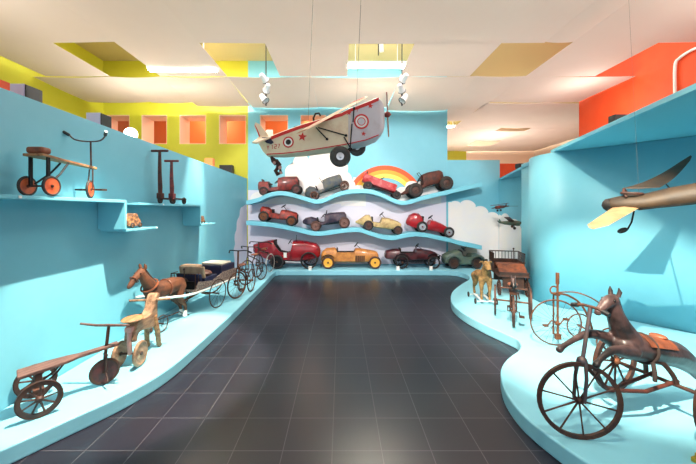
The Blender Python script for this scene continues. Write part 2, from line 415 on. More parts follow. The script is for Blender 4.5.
# suspended ceiling sheets
XB = [-5.83,-4.38,-3.42,-2.15,-1.15,.13,1.13,2.45,3.52,4.83,5.60]
def sheet(x0, x1, y0, y1, z, sx=.03, sy=.0, m='sheet', g=.001, dz0=0, dz1=0):
    nx, ny = 10, 10; mb = MB(m); top = []; 
    def zz(i, j): return z+dz0+(dz1-dz0)*j/ny-.4*sx*math.sin(PI*i/nx)-.5*sy*math.sin(PI*j/ny)
    t = .004
    vs = [(x0+g+(x1-x0-2*g)*i/nx, y0+g+(y1-y0-2*g)*j/ny, zz(i,j)+k) for k in (0,t) for i in range(nx+1) for j in range(ny+1)]
    N = (nx+1)*(ny+1); fs = []
    for i in range(nx):
        for j in range(ny):
            a = i*(ny+1)+j; b = a+ny+1; fs += [(a,a+1,b+1,b), (N+a,N+b,N+b+1,N+a+1)]
    for j in range(ny): fs += [(j,N+j,N+j+1,j+1),(nx*(ny+1)+j,nx*(ny+1)+j+1,N+nx*(ny+1)+j+1,N+nx*(ny+1)+j)]
    for i in range(nx):
        a = i*(ny+1); b = a+ny+1; fs += [(a,b,N+b,N+a),(a+ny,N+a+ny,N+b+ny,b+ny)]
    mb.add(vs, fs, True); return struct(mb.build('ceiling'))
Z4 = 4.0
for (a, b, z) in [(-5.6,-3.42,4.0),(-3.42,-2.15,4.0),(-2.15,3.08,3.985),(3.08,3.52,4.0),(3.52,5.60,4.0)]:
    sheet(a, b, -2.5, 4.75, z, .04, .0)
for i in range(len(XB)-1):
    if i in (1, 3, 5, 7, 9): continue
    sheet(max(XB[i],-5.6), XB[i+1], 4.75, 5.97, Z4, .02, 0)
for (a, b, z, d) in [(-5.83,-4.38,3.99,-.03),(-4.38,-3.42,3.99,-.04),(-3.42,-2.15,3.99,-.05),(-2.15,-.55,3.99,-.02),(-.55,1.13,3.98,0),(1.13,2.58,4.0,-.1)]:
    sheet(a, b, 5.97, 7.28 if b < -2.5 else (7.5 if b < -1 else 7.7), z, .05, .03, dz1=d)
sheet(2.58, 3.52, 5.97, 7.9, 4.0, .04); sheet(3.52, 5.6, 5.97, 7.4, 4.0, .04)
XF = [(2.64,3.45),(3.45,4.95),(4.95,5.9),(5.9,8.3)]
for j, (y0, y1) in enumerate([(7.45,8.95),(8.95,9.7),(9.7,10.1),(10.1,11.5),(11.5,12.4),(12.4,13.5)]):
    for i, (a, b) in enumerate(XF):
        if (j == 1 and i == 0) or (j == 2 and i == 2) or (j == 4 and i == 2): continue
        sheet(a, b, y0 if not (j == 0 and i == 0) else 7.9, y1, 4.0, .05 if i != 3 else .02, .03)

# ------------------------------------------------------------------ fluorescent fixtures above the openings
def tube_fixture(c, L, label, m='tube_strong', group='long tube lamps above the hanging ceiling'):
    t = thing('ceiling_lamp', label, 'lamp', c, 0, group)
    mb = MB('white_metal'); mb.box(-L/2, L/2, -.07, .07, 0.0, .05); mb.cyl((-L*.3,0,.05),(-L*.3,0,5.13-c[2]-.002),.008); mb.cyl((L*.3,0,.05),(L*.3,0,5.13-c[2]-.002),.008)
    mb.build('housing', t, bev=.005)
    for s in (-1, 1):
        mb = MB(m); mb.cyl((-L/2+.02, s*.035, -.022), (L/2-.02, s*.035, -.022), .02, n=10); mb.build('tube', t)
    return t
tube_fixture((-3.12,6.35,4.30), 1.2, 'added hidden tube lamp behind the left flush one, glowing through the hanging ceiling cloth')  # extra lamp, hidden by the cloth, added to make it glow
tube_fixture((.72,6.3,4.36), 1.40, 'bright tube lamp above the ceiling opening over the big biplane')
tube_fixture((3.8,11.9,4.62), 1.5, 'farthest bright tube lamp glowing beyond the low blue wall')

tube_fixture((-2.84,5.66,4.0), 1.24, 'long tube lamp set flush in the hanging ceiling left of the spotlights', 'tube_light')
# ------------------------------------------------------------------ wavy shelves on the back wall
YS = 7.26
def sx_(u): return (u-U0)*YS/F
def sz_(v): return H-(v-V0)*YS/F
top_px = [(246,200.5),(250,199.7),(258.6,197.5),(267.2,193.6),(275.9,191.3),(284.5,191.3),(293,193),(301.7,195.6),(310,198),(317,199.5),(325,197.8),(335.2,193.2),(345.3,190.2),(355.3,189),(370,189.3),(382,192.9),(394.2,198.6),(403.3,200.8),(412.3,199.2),(422.9,195.9),(435,192.9),(445.5,190.6),(460,187.1),(482,182)]
mid_px = [(246,220.5),(250,221),(265.8,222.1),(281.6,224.5),(297.4,227.8),(310,230.8),(321,231.6),(333.7,230),(348,228.1),(360,228),(367,230.3),(382,234.8),(394,235.9),(403.3,233.9),(415.3,232.2),(427.4,233.3),(439.5,235.9),(451.5,238.5),(460,241),(482,245.5)]
def curve(pxs): return smoothpts([(sx_(u), sz_(v)) for u, v in pxs], 4)
SH = {'top': curve(top_px), 'mid': curve(mid_px)}
def zat(c, x):
    for (a, b), (c2, d) in zip(c, c[1:]):
        if a <= x <= c2: return b+(d-b)*(x-a)/(c2-a+1e-9)
    return c[-1][1]
for k, lab in (('top','uppermost wavy turquoise shelf carrying four pedal cars on the back wall'),('mid','second wavy turquoise shelf below, carrying the red racer and three cars')):
    c = SH[k]; mb = MB('shelf_paint')
    c = [(max(x,-2.29), z) for x, z in c]
    poly = c+[(x, z-.10) for x, z in c[::-1]]
    mb.prism(poly, lambda x, z, t: (x, YS+t, z), YB-YS-.006)
    tag(mb.build('wavy_shelf', bev=.006), lab, 'shelf', 'wavy shelves on the back wall')

# ------------------------------------------------------------------ pedal cars
S = YS and 43.0
def body_mesh(st, mat1, mat2='cockpit_dark', rnd=.14):
    """st: (x, halfwidth, zb, zt, floor or None) in pixels/43"""
    mb = MB(mat1); rs = []
    for x, w, b, t, fl in st:
        x /= S; w /= S; b /= S; t /= S; h = t-b; c = min(h*rnd, w*.5)
        op = fl is not None; f = (fl/S if op else t)
        wi = w*.78
        if op: ring = [(-w*.75,b),(-w,b+c),(-w,t-.004),(-w*.96,t),(-wi,t),(-wi,f),(0,f),(wi,f),(wi,t),(w*.96,t),(w,t-.004),(w,b+c),(w*.75,b)]
        else:
            cr = h*.06
            ring = [(-w*.75,b),(-w,b+c),(-w,t-c),(-w*.85,t-c*.35),(-wi*.8,t-c*.08),(-wi*.45,t+cr*.4),(0,t+cr),(wi*.45,t+cr*.4),(wi*.8,t-c*.08),(w*.85,t-c*.35),(w,t-c),(w,b+c),(w*.75,b)]
        rs.append([(x, y, z) for y, z in ring])
    mb.rings(rs, caps=True, smooth=True)
    if mat2:
        mb.use(mat2)
        k = mb.ms.index(M(mat2)); n = 13
        fi = 0
        for i in range(len(st)-1):
            for j in range(n):
                if (st[i][4] is not None and st[i+1][4] is not None) and j in (5,6,4,7): mb.mi[i*n+j] = k
    return mb
def dense(st):
    out = []
    for a, b in zip(st, st[1:]):
        out.append(a)
        if (a[4] is None) != (b[4] is None): continue
        if abs(b[0]-a[0]) > 4:
            out.append(tuple((p+q)/2 if p is not None else None for p, q in zip(a, b)))
    return out+[st[-1]]
def car(name, label, u0, u1, shelf, v0, v1, st, mat1, rr=4.5, rf=None, wk='disc', tyre='rubber', wb='rust_iron', hub='dark_iron',
        ycen=7.5, hw=7.6, steer=None, ws=None, spokes=8, seat=None, ww=2.0, fender=None, extra=None, chassis='black_metal', screen=None, sm='black_metal', front_kind=None):
    if shelf in SH:
        c = SH[shelf]; X0, X1 = sx_(u0), sx_(u1); z0, z1 = zat(c, X0), zat(c, X1)
        yc = ycen
    else:
        X0, X1 = (u0-U0)*7.2/F, (u1-U0)*7.2/F; z0 = z1 = HP; yc = 7.37
    pit = -math.atan2(z1-z0, X1-X0); WB = math.hypot(X1-X0, z1-z0)
    t = thing(name, label, 'pedal car', (X0, yc, z0+.002), 0, None, pit)
    rf = rf or rr
    st = [(x, w, b, tt, fl) if fl is None else (x, w, b, max(tt-1.6, fl+1), fl) for x, w, b, tt, fl in st]
    mb = body_mesh(dense(st), mat1); b = mb.build('body', t, bev=0)
    op = [q_ for q_ in st if q_[4] is not None]; pre = [q_ for q_ in st if q_[4] is None and q_[0] < op[0][0]]
    if not seat:
        x0, zt0, w0 = op[0][0]/S, pre[-1][3]/S, op[0][1]*.72/S
        mb = MB('cockpit_dark'); mb.obox((x0+.012,0,(op[0][4]/S+zt0+.03)/2),(.014,0,0),(0,w0,0),(-.012,0,(zt0+.03-op[0][4]/S)/2)); mb.obox((x0+.07,0,op[0][4]/S+.02),(.07,0,0),(0,w0,0),(0,0,.015)); mb.build('seat', t, bev=.01)
    w = ww/S
    for x, r in ((0, rr), (WB, rf)):
        kk = front_kind if (x and front_kind) else wk
        for s in (-1, 1):
            wheel(t, 'wheel', (x, s*hw/S*.98, r/S), r/S, w if kk != 'wire' else w*.6, kk, tyre, wb, hub, spokes if kk != 'wire' else 14)
        mb = MB(chassis); mb.cyl((x,-hw/S,r/S),(x,hw/S,r/S),.009); mb.build('axle', t)
    mb = MB(chassis)
    for s in (-1, 1): mb.box(0, WB, s*.07-.008, s*.07+.008, min(rr,rf)/S, min(rr,rf)/S+.018)
    mb.build('chassis_rail', t)
    if steer:
        x, h, tilt = steer; x /= S; h /= S
        mb = MB(sm); a = V((math.cos(tilt),0,-math.sin(tilt))); c = V((x,0,h))
        mb.torus(c, a, .062, .008, 20, 6); mb.cyl(c, c+a*.16, .007); mb.ball(c,.014,8,5)
        for k in range(3):
            xx, yy, _ = frame(a); q = 2*PI*k/3; mb.cyl(c, c+(xx*math.cos(q)+yy*math.sin(q))*.062, .004, n=5)
        mb.build('steering_wheel', t)
    if ws:
        x, h0, h1, lean = ws; mb = MB(sm); x /= S; h0 /= S; h1 /= S
        hwid = .10; dx = -lean/S
        for s in (-1, 1): mb.cyl((x,s*hwid,h0),(x+dx,s*hwid,h1),.007,n=6)
        mb.cyl((x+dx,-hwid,h1),(x+dx,hwid,h1),.007,n=6); mb.cyl((x,-hwid,h0),(x,hwid,h0),.007,n=6)
        mb.build('windscreen_frame', t)
    if seat:
        x0, x1, z, hb, m = seat
        mb = MB(m); mb.box(x0/S, x1/S, -.10, .10, z/S, z/S+.03); mb.obox((x0/S-.01,0,z/S+hb/S/2),(.012,0,.0),(0,.10,0),(-.01,0,hb/S/2)); mb.build('seat', t, bev=.008)
    if fender:
        for (x, r, m, a0, a1, wd) in fender:
            for s in (-1, 1):
                mb = MB(m); rs = []
                for k in range(11):
                    a = math.radians(a0+(a1-a0)*k/10); cx, cz = x/S+r/S*math.cos(a), (rr/S)+r/S*math.sin(a); nx, nz = math.cos(a)*.008, math.sin(a)*.008
                    y0, y1 = s*(hw/S)-wd/S/2, s*(hw/S)+wd/S/2
                    rs.append([(cx,y0,cz),(cx,y1,cz),(cx+nx,y1,cz+nz),(cx+nx,y0,cz+nz)])
                mb.rings(rs); mb.build('mudguard', t)
    if extra: extra(t)
    return t
def lamps(x, z, y, r, m='silver'):
    def f(t):
        for s in (-1, 1):
            mb = MB(m); mb.lathe([(.001,-.03),(r/S*.7,-.02),(r/S,.01),(r/S*.9,.016),(.001,.02)], (x/S,s*y/S,z/S), (1,0,0), 12); mb.build('headlamp', t)
    return f
def grille(x, z0, z1, w, m='dark_iron', n=5):
    def f(t):
        mb = MB(m); mb.box(x/S, x/S+.008, -w/S, w/S, z0/S, z1/S)
        for k in range(n): yy = -w/S+2*w/S*(k+.5)/n; mb.box(x/S+.008, x/S+.013, yy-.006, yy+.006, z0/S+.005, z1/S-.005)
        mb.build('grille', t)
    return f
def both(*fs):
    def f(t):
        for g in fs: g(t)
    return f
def crank(x, z):
    def f(t):
        mb = MB('black_metal'); mb.cyl((x/S,0,z/S),(x/S+.08,0,z/S-.01),.006); mb.cyl((x/S+.08,0,z/S-.01),(x/S+.08,0,z/S-.05),.006); mb.build('starting_handle', t)
    return f
N_ = None
car('pedal_car','small worn red pedal car with square rear box, leftmost on the top wavy shelf',263,296,'top',195,193,
    [(-6,5,6,12,N_),(-5,6.2,4.5,14.5,N_),(4.5,6.5,4,14,N_),(5.5,6.5,4,9,6),(14,6.5,4,10,6),(14.6,6.5,4,17,N_),(20,6.5,4,18,N_),(33,6,5,17.6,N_),(34.5,5.4,6,16,N_)],'red_old',4.6,4.8,wb='maroon_wheel',hub='dark_iron',
    seat=(-1,7,11,6,'dark_wood'), steer=(12.5,14,.9), extra=grille(34.5,7,15,4))
car('pedal_car','grey boat-tailed pedal car with pale spoked wheels on the top wavy shelf',315,346,'top',197,189,
    [(-9,2.5,6,9,N_),(-6.5,5,4.5,13,N_),(-2,6.3,4,14.5,N_),(3,6.5,4.5,12,N_),(4,6.5,4.5,9.5,6),(11,6.5,5,9.5,6),(12,6.5,5.5,16.5,N_),(18,6.5,6,17.5,N_),(30,6.2,7,17.5,N_),(31,5.8,7.5,16.8,N_)],'grey_blue',4.4,4.9,wk='wire',tyre='grey_iron',wb='rust_iron',
    ws=(11.5,14,20,1.5), extra=both(grille(31,8,16,4,'old_wood')))
car('pedal_car','pink-red pedal lorry with black chassis in front of the painted rainbow',367,396,'top',189,199,
    [(-7,6,6.5,16,N_),(-5.5,6.3,6,16.6,N_),(-5,6.5,6,16.2,8),(12,6.5,6,16,8),(25,6.5,6,16,8),(25.6,6.3,6,15,N_),(28,6,6.2,14.6,N_)],'red_pink',4.2,4.2,wb='black_metal',
    steer=(11.5,16,.8), extra=both(lamps(29,8,4.5,1.5,'black_metal'),crank(27,6)))
car('pedal_car','rust brown pedal racer with fat wheels, rightmost on the top wavy shelf',418,449,'top',199,189,
    [(-14,1.2,6,7.5,N_),(-8,4,6,10,N_),(-2,5.6,6.5,13,N_),(3,6,7,13.5,N_),(4,6,7,11.5,8.5),(10,6,8,12.5,9),(11,6,8,20.5,N_),(18,6,8.5,21.5,N_),(30,5.6,9.5,21,N_),(31.5,5,10,19.5,N_)],'rust_brown',7.4,7.0,wb='dark_wood',ww=4.2,hw=8.2,
    ws=(11,18,24,2.5), steer=(7.5,17,.7), tyre='rubber', extra=grille(31.5,11,19,3.6))
car('pedal_car','faded orange-red pedal car with rusty disc wheels, leftmost on the second shelf',262,290,'mid',223,226,
    [(-5,4.5,7,13,N_),(-4,5.8,5.5,14.5,N_),(2,6.3,4.5,14.5,N_),(6,6.5,4.5,12.5,N_),(7,6.5,4.5,11.5,6),(15,6.5,4.5,11.5,6),(16,6.5,4.5,14,N_),(22,6.2,5,14.5,N_),(31,5.5,6,13.6,N_),(32.5,5,6.5,12.6,N_)],'red_orange',5.4,5.2,wb='rust_iron',
    steer=(17,18.5,.8), extra=grille(32.5,7,12,3.6))
car('pedal_car','dark navy pedal car with pointed tail in the middle of the second shelf',316,345,'mid',232,229,
    [(-13,2,9,12,N_),(-10,4.5,7.5,14,N_),(-4,5.8,6,14.5,N_),(1,6.3,5.5,12.5,N_),(2,6.4,5.5,10,6.5),(9,6.4,5.5,10,6.5),(10,6.4,5.5,15.5,N_),(16,6.4,6,16.5,N_),(30,6,7,15.8,N_),(31.2,5.6,7.5,14.6,N_)],'navy_old',5.2,5.6,wb='old_wood',tyre='dark_wood',
    ws=(10.5,14,19.5,-2), steer=(8,14.5,.8), extra=grille(31.2,8,14,4))
car('pedal_car','cream pedal racer with brown wheels beside the red racer on the second shelf',368,398,'mid',231,236,
    [(-13,1.2,5.5,7,N_),(-9,3.4,4.5,10,N_),(-4,5.2,4,14.5,N_),(0,5.8,4,15,N_),(2,6,4,13,N_),(3,6,4,10.8,6),(12,6,4,10.8,6),(13,6,4,14.5,N_),(20,5.6,4.2,14.8,N_),(30,4.8,5,13,N_),(33,4.2,6,11.5,N_)],'cream_old',5.0,4.6,wb='dark_wood',
    steer=(12,18.5,.7))
def racer_trim(t):
    mb = MB('silver')
    for k in range(4): mb.cyl(((10+k*2.6)/S,-6.4/S,8.5/S),((10+k*2.6)/S-.01,-7.4/S,7.2/S),.006)
    mb.cyl((8/S,-7.4/S,7/S),(19/S,-7.4/S,7/S),.008); mb.build('exhaust_pipe', t)
car('pedal_car','bright red round-tailed pedal racer with silver hubcaps on the second shelf',422,449,'mid',234,238,
    [(-15.5,1.5,6,9,N_),(-13.5,4.2,4.5,14.5,N_),(-9,5.6,3.5,17.2,N_),(-4,6,3.2,17.4,N_),(-1,6.2,3.2,15,N_),(0,6.2,3.2,11.5,5.5),(7,6.2,3.2,10.8,5.5),(8,6.2,3.2,13.6,N_),(14,6,3.2,13.6,N_),(22,5.2,3.2,11.8,N_),(28,4.2,3.4,9.5,N_),(32,2.6,4,7.5,N_)],'red_bright',5.6,5.4,tyre='rubber',wb='silver',hub='red_gloss',ww=2.6,
    steer=(8,17,.7))
def b1x(t):
    mb = MB('white_paint'); mb.box(6.5/S,9.5/S,-7.25/S,-7.15/S+.004,11/S,16/S); mb.build('number_badge', t)
    mb = MB('black_metal'); mb.cyl((18/S,0,27/S),(18/S,0,31/S),.006,n=6); mb.lathe([(.001,0),(.02,.002),(.02,.01),(.001,.012)],(18/S,0,32/S),(1,0,0),10); mb.build('mirror', t)
    mb = MB('white_metal'); mb.cyl((8/S,-7.5/S,7/S),(26/S,-7.5/S,6.2/S),.009); mb.build('exhaust_pipe', t)
car('pedal_car','largest glossy red pedal racer at the left end of the bottom row',277,309,'low',269,269,
    [(-25,1.5,16,23,N_),(-22,4,13.5,24,N_),(-12,6,9.5,26,N_),(-6,6.8,8,27,N_),(-4,7,7.5,27,N_),(-3,7,7.5,25.5,10),(2,7,7.5,18.5,10),(9,7.1,7.5,17,10),(13,7.1,7.5,18,10),(15,7.1,7.5,26,N_),(17,7.1,7.5,26.5,N_),(28,6.8,8.5,25.8,N_),(38,6,9.5,24,N_),(41,4.6,11,21.5,N_),(42.3,3,13,19,N_)],'red_gloss',7.0,8.4,wk='disc',front_kind='wire',tyre='rubber',wb='black_metal',
    steer=(11.5,26,.6), hw=8.3, extra=b1x, sm='black_metal', fender=None)
def b2x(t):
    mb = MB('dark_iron')
    for k in range(5): mb.box(27/S+k*.045,27/S+k*.045+.034,-7.1/S,-6.95/S,7/S,13/S)
    mb.build('bonnet_vent', t)
    mb = MB('amber'); mb.box(50/S,51.5/S,-7.5/S,7.5/S,6/S,8/S); mb.build('bumper', t)
car('pedal_car','long amber yellow pedal car with matching yellow disc wheels in the bottom row',328,375,'low',269.5,269.5,
    [(-7,4.5,8,13,N_),(-6,6,7,16,N_),(-2,6.8,6.2,19,N_),(6,7,6,19.6,N_),(8,7,6,18.6,N_),(9,7,6,17.6,8),(26,7,6,17.6,8),(27,7,6,19,N_),(33,7,6,18.6,N_),(46,6.4,6.5,16.6,N_),(49,5.8,7,15.5,N_),(50,5,8,13.5,N_)],'amber',6.2,6.2,tyre='dark_wood',wb='yellow_wheel',hub='dark_iron',hw=7.8,
    steer=(28,23,.7), extra=b2x, fender=[(0,7.6,'dark_iron',40,160,2.5)])
def b3x(t):
    mb = MB('black_metal'); mb.tube([(-4/S,-8.4/S,5/S),(10/S,-8.6/S,6.2/S),(24/S,-8.6/S,6.2/S)],.012); mb.tube([(-4/S,8.4/S,5/S),(10/S,8.6/S,6.2/S),(24/S,8.6/S,6.2/S)],.012); mb.build('running_board', t)
    lamps(37,11,5.5,2,'black_metal')(t)
car('pedal_car','maroon pedal tourer with black spoked wheels and mudguards in the bottom row',402,434,'low',268.5,268.5,
    [(-16,4,10.5,14,N_),(-15,5.6,9.5,17,N_),(-8,6.4,8.5,18.5,N_),(-2,6.6,8,18.5,N_),(-1,6.6,8,17,9.5),(14,6.6,8,17,9.5),(15,6.6,8,18.8,N_),(20,6.4,8,18.5,N_),(30,5.8,8.5,16.8,N_),(35,5.2,9,15,N_),(36,4.5,9.5,14,N_)],'maroon',6.6,6.2,wk='wire',tyre='rubber',wb='black_metal',
    steer=(16.5,22,.6), fender=[(0,8.2,'black_metal',20,165,3),(32,8.4,'black_metal',-5,140,3)], extra=b3x)
car('pedal_car','dull green pedal car with rounded mudguards at the right end of the bottom row',454,477,'low',270,270,
    [(-9,4,7,10,N_),(-8,5.8,5,13,N_),(-2,6.6,4,16,N_),(4,7,3.6,17.5,N_),(8,7,3.6,16.5,N_),(9,7,3.6,14,6),(17,7,3.6,12.6,6),(18,7,3.6,14,N_),(24,6.6,3.8,14,N_),(30,5.6,4.5,12,N_),(32,4,6,10,N_)],'green_grey',5.6,5.4,tyre='rubber',wb='dark_iron',hw=7.4,
    steer=(12,18.5,-.7), fender=[(0,6.6,'green_grey',10,175,3.4),(23,6.6,'green_grey',5,170,3.4)])
# cream card leaning behind the green car, small labels on the platform
mb = MB('pale_cloth'); mb.obox(P(470,254.5,7.62)+V((0,0,-.01)), (.17,0,0), (0,.006,0), (0,.0,.19)); 
mb.box(1.90+.9,1.92+.9+.5,7.6,7.66,HP,HP+.03) if 0 else None
o = mb.build('cream_board', bev=.004); o.location.z = 0
tag(o, 'upright cream board leaning on the wall behind the green pedal car', 'board')
# a foot so that the board stands
mb = MB('cream_old'); p = P(470,255,7.62); mb.box(p.x-.03,p.x+.03,7.605,7.635,HP,p.z-.2); mb.build('board_foot', o)
for u, v, lab in ((310,268,'small label card with yellow band before the big red racer'),(398,267.5,'small white label card under the rear of the maroon pedal car'),(431,267.5,'small white label card under the front of the maroon pedal car')):
    p = G(u, 270.2); t = thing('label_card', lab, 'label', (p.x, 7.06, HP), 0, 'label cards on the back platform')
    mb = MB('white_paint'); mb.prism([(0,0),(.03,0),(.012,.09),(.008,.09)], lambda a, b, t_: (-.035+t_, -.012+a, b), .07); mb.build('card', t)
    mb = MB('brass'); mb.box(-.03,.03,-.008,-.003,.055,.066); 
    if 'yellow' in lab: mb.build('band', t)

# ------------------------------------------------------------------ big hanging plane (nose to the right)
def stars(mb, c, r, fn):
    pts = [(c[0]+(r if k % 2 == 0 else r*.42)*math.sin(2*PI*k/10+.12), c[1]+(r if k % 2 == 0 else r*.42)*math.cos(2*PI*k/10+.12)) for k in range(10)]
    mb.prism(pts, fn, .004)
def disc(mb, c, r, fn, n=24, r0=0):
    if r0:
        o_ = [(c[0]+r*math.cos(2*PI*k/n), c[1]+r*math.sin(2*PI*k/n)) for k in range(n)]
        i_ = [(c[0]+r0*math.cos(2*PI*k/n), c[1]+r0*math.sin(2*PI*k/n)) for k in range(n)]
        vs = [fn(*p,0) for p in o_+i_]+[fn(*p,.004) for p in o_+i_]
        fs = []
        for k in range(n):
            q = (k+1)%n; fs += [(k,q,n+q,n+k),(2*n+k,3*n+k,3*n+q,2*n+q),(k,2*n+k,2*n+q,q),(n+k,n+q,3*n+q,3*n+k)]
        mb.add(vs, fs)
    else: mb.prism([(c[0]+r*math.cos(2*PI*k/n), c[1]+r*math.sin(2*PI*k/n)) for k in range(n)], fn, .004)
YP = 3.75; Q = F/YP
def big_plane():
    o0 = P(320, 140, YP)
    t = thing('toy_airplane', 'large cream and grey toy airplane with red stars hanging over the pedal cars', 'toy airplane', o0, 0)
    def q(u, v, y=0): return tuple(P(u, v, YP+y)-o0)
    # stations (u, vtop, vbottom, halfwidth px)
    st = [(258,137,142,2),(264,138.2,152.5,4),(268,138.4,156.5,6),(285,132.5,156.2,9),(303,127,154.8,12),(325,121,151.8,14),(342,116,149.2,15),(350,112,147.8,15),(365,106.5,144.4,15),(377,101,139.5,14)]
    def ring(s):
        u, a, b, w = s; x = (u-320)/Q; w /= Q; za, zb_ = -(a-140)/Q, -(b-140)/Q; c = min(.02, (za-zb_)*.2)
        return [(x,-w,zb_+c),(x,-w*.85,zb_),(x,w*.85,zb_),(x,w,zb_+c),(x,w,za-c),(x,w*.8,za),(x,-w*.8,za),(x,-w,za-c)]
    mb = MB('plane_cream'); mb.rings([ring(s) for s in st[:8]], smooth=False)
    fus = mb.build('fuselage', t, bev=.004)
    mb = MB('plane_grey'); mb.rings([ring(s) for s in st[7:]]+[ring((382,106,134,10)),ring((384,113,128,4))], smooth=False); mb.rings([ring((348,112.4,148.4,15.3)),ring((349.4,112,148.2,15.3))]); mb.build('engine_cowling', t, bev=.004)
    def side(u):   # half width of the side at u
        for a, b in zip(st, st[1:]):
            if a[0] <= u <= b[0]: return (a[3]+(b[3]-a[3])*(u-a[0])/(b[0]-a[0]))/Q
        return st[-1][3]/Q
    fn = lambda x, z, d: (x, -side(320+x*Q)-.001-d, z)
    def pq(u, v): return ((u-320)/Q, -(v-140)/Q)
    mb = MB('red_mark'); disc(mb, pq(290,144.3), 5.4/Q, fn, r0=4.1/Q); mb.use('white_paint'); disc(mb, pq(290,144.3), 4.1/Q, fn, r0=2.6/Q); mb.use('black_mark'); disc(mb, pq(290,144.3), 2.6/Q, fn); mb.build('roundel', fus)
    mb = MB('red_mark'); disc(mb, pq(360.4,125.8), 7.2/Q, fn, r0=5.6/Q); disc(mb, pq(360.4,125.8), 4.0/Q, fn, r0=3.2/Q); mb.use('white_paint'); disc(mb, pq(360.4,125.8), 5.6/Q, fn, r0=4.0/Q); mb.use('plane_grey'); disc(mb, pq(360.4,125.8), 3.2/Q, fn); mb.build('roundel', fus)
    for c, r in ((pq(303.8,139.6),4.6),(pq(369,110.8),2.8),(pq(348.5,117.5),2.6),(pq(362.4,137.4),2.5)):
        mb = MB('red_mark'); stars(mb, c, r/Q, fn); mb.build('star', fus)
    # red stripes top and bottom edges
    mb = MB('red_mark')
    for i in range(2, len(st)-1):
        (u0,a0,b0,w0),(u1,a1,b1,w1) = st[i], st[i+1]
        for (va, vb, th) in ((b0,b1,1.0),(a0+4.2,a1+4.2,3.2)):
            p0, p1 = fn(*pq(u0,va-1.2),0), fn(*pq(u1,vb-1.2),0)
            y0, y1 = -w0/Q-.001, -w1/Q-.001; h = th/Q/2
            mb.add([(p0[0],y0,p0[2]-h),(p1[0],y1,p1[2]-h),(p1[0],y1,p1[2]+h),(p0[0],y0,p0[2]+h),(p0[0],y0-.003,p0[2]-h),(p1[0],y1-.003,p1[2]-h),(p1[0],y1-.003,p1[2]+h),(p0[0],y0-.003,p0[2]+h)],
                   [(0,3,2,1),(4,5,6,7),(0,1,5,4),(3,7,6,2),(0,4,7,3),(1,2,6,5)])
    mb.build('red_stripe', fus)
    # registration letters  L 127
    mb = MB('red_mark')
    segs = {'Y':[((0,1),(.5,.5)),((1,1),(.5,.5)),((.5,.5),(.5,0))],'1':[((.5,0),(.5,1)),((.25,.8),(.5,1))],'2':[((0,1),(1,1)),((1,1),(1,.5)),((1,.5),(0,.5)),((0,.5),(0,0)),((0,0),(1,0))],'7':[((0,1),(1,1)),((1,1),(.35,0))]}
    for ch, u in (('Y',269.5),('1',274),('2',277.2),('7',280.5)):
        for (a, b) in segs[ch]:
            pa = (u-1.1+2.0*a[0], 150.8-3.8*a[1]-.25*(u-269)*.4); pb = (u-1.1+2.0*b[0], 150.8-3.8*b[1]-.25*(u-269)*.4)
            x0, z0 = pq(*pa); x1, z1 = pq(*pb); mb.cyl(fn(x0,z0,.001), fn(x1,z1,.001), .0035, n=5)
    for ch, u in (('1',353.5),('7',356.5)):
        for (a, b) in segs[ch]:
            x0, z0 = pq(u-1+2*a[0],116.5-3.4*a[1]); x1, z1 = pq(u-1+2*b[0],116.5-3.4*b[1]); mb.cyl(fn(x0,z0,.001), fn(x1,z1,.001), .003, n=5)
    mb.build('registration', fus)
    # cockpit opening rim and dark seat well
    mb = MB('black_mark'); mb.tube([q(292,131,-.08),q(300,127.4,-.12),q(312,124.4,-.12),q(318,123,-.05),q(318,123,.05),q(312,124.4,.12),q(300,127.4,.12),q(292,131,.08)], .018, closed=True); mb.obox(q(305,127.3),(.12,0,.026),(0,.085,0),(0,0,.012)); mb.build('cockpit_rim', t)
    mb = MB('black_metal'); mb.tube([q(314,124),q(313.5,118),q(315.5,113.6),q(319,113.2),q(320.5,116)], .012); mb.build('steering_handle', t)
    # wing: long plank crossing above the fuselage
    a = V(q(302,131.5,-.5)); b = V(q(363,98.5,.45))
    mb = MB('wing_tan'); d = (b-a); dn = d.normalized(); ch = V((.10,0,.04))
    rs = []
    for k in range(13):
        s = k/12; c = a+d*s; w = (math.sin(PI*min(1, (s*5+.12)))**.5 if s < .1 else (math.sin(PI*min(1,((1-s)*5+.12)))**.5 if s > .9 else 1))
        h = .012; e = ch*w
        rs.append([c-e, c-e*.4+V((0,0,h)), c+e*.5+V((0,0,h*.8)), c+e, c+e*.4-V((0,0,h*.3)), c-e*.5-V((0,0,h*.3))])
    mb.rings(rs); w_ = mb.build('wing', t)
    mb = MB('red_mark'); c = a+d*.93; mb.obox(c+V((0,0,.016)), dn*.03, ch*.8, (0,0,.002)); c = a+d*.87; mb.obox(c+V((0,0,.016)), dn*.015, ch*.8, (0,0,.002)); mb.build('red_band', w_)
    # struts
    for pa, pb in (((316,127.5),(327,139)),((318,127.5),(346,135.5)),((344,137),(351,149)),((352,124),(350,150)),((353,122),(354,108))):
        mb = MB('black_metal'); mb.cyl(q(*pa,-.2), q(*pb,-.19), .007); mb.ball(q(*pb,-.19), .016, 8, 5); mb.build('strut', t)
    # tail
    mb = MB('plane_cream'); mb.prism([q(270,138)[::2],q(266,132)[::2],q(259.5,124)[::2],q(255.5,122.5)[::2],q(254.5,126)[::2],q(258,134)[::2],q(260.5,141)[::2]], lambda x, z, d: (x, -.01+d, z), .02)
    mb.use('red_mark'); mb.prism([q(257.2,131)[::2],q(255,126)[::2],q(254.8,124)[::2],q(258,130)[::2],q(261.8,140)[::2],q(260.3,140)[::2]], lambda x, z, d: (x, -.012+d, z), .024)
    mb.build('tail_fin', t, bev=.003)
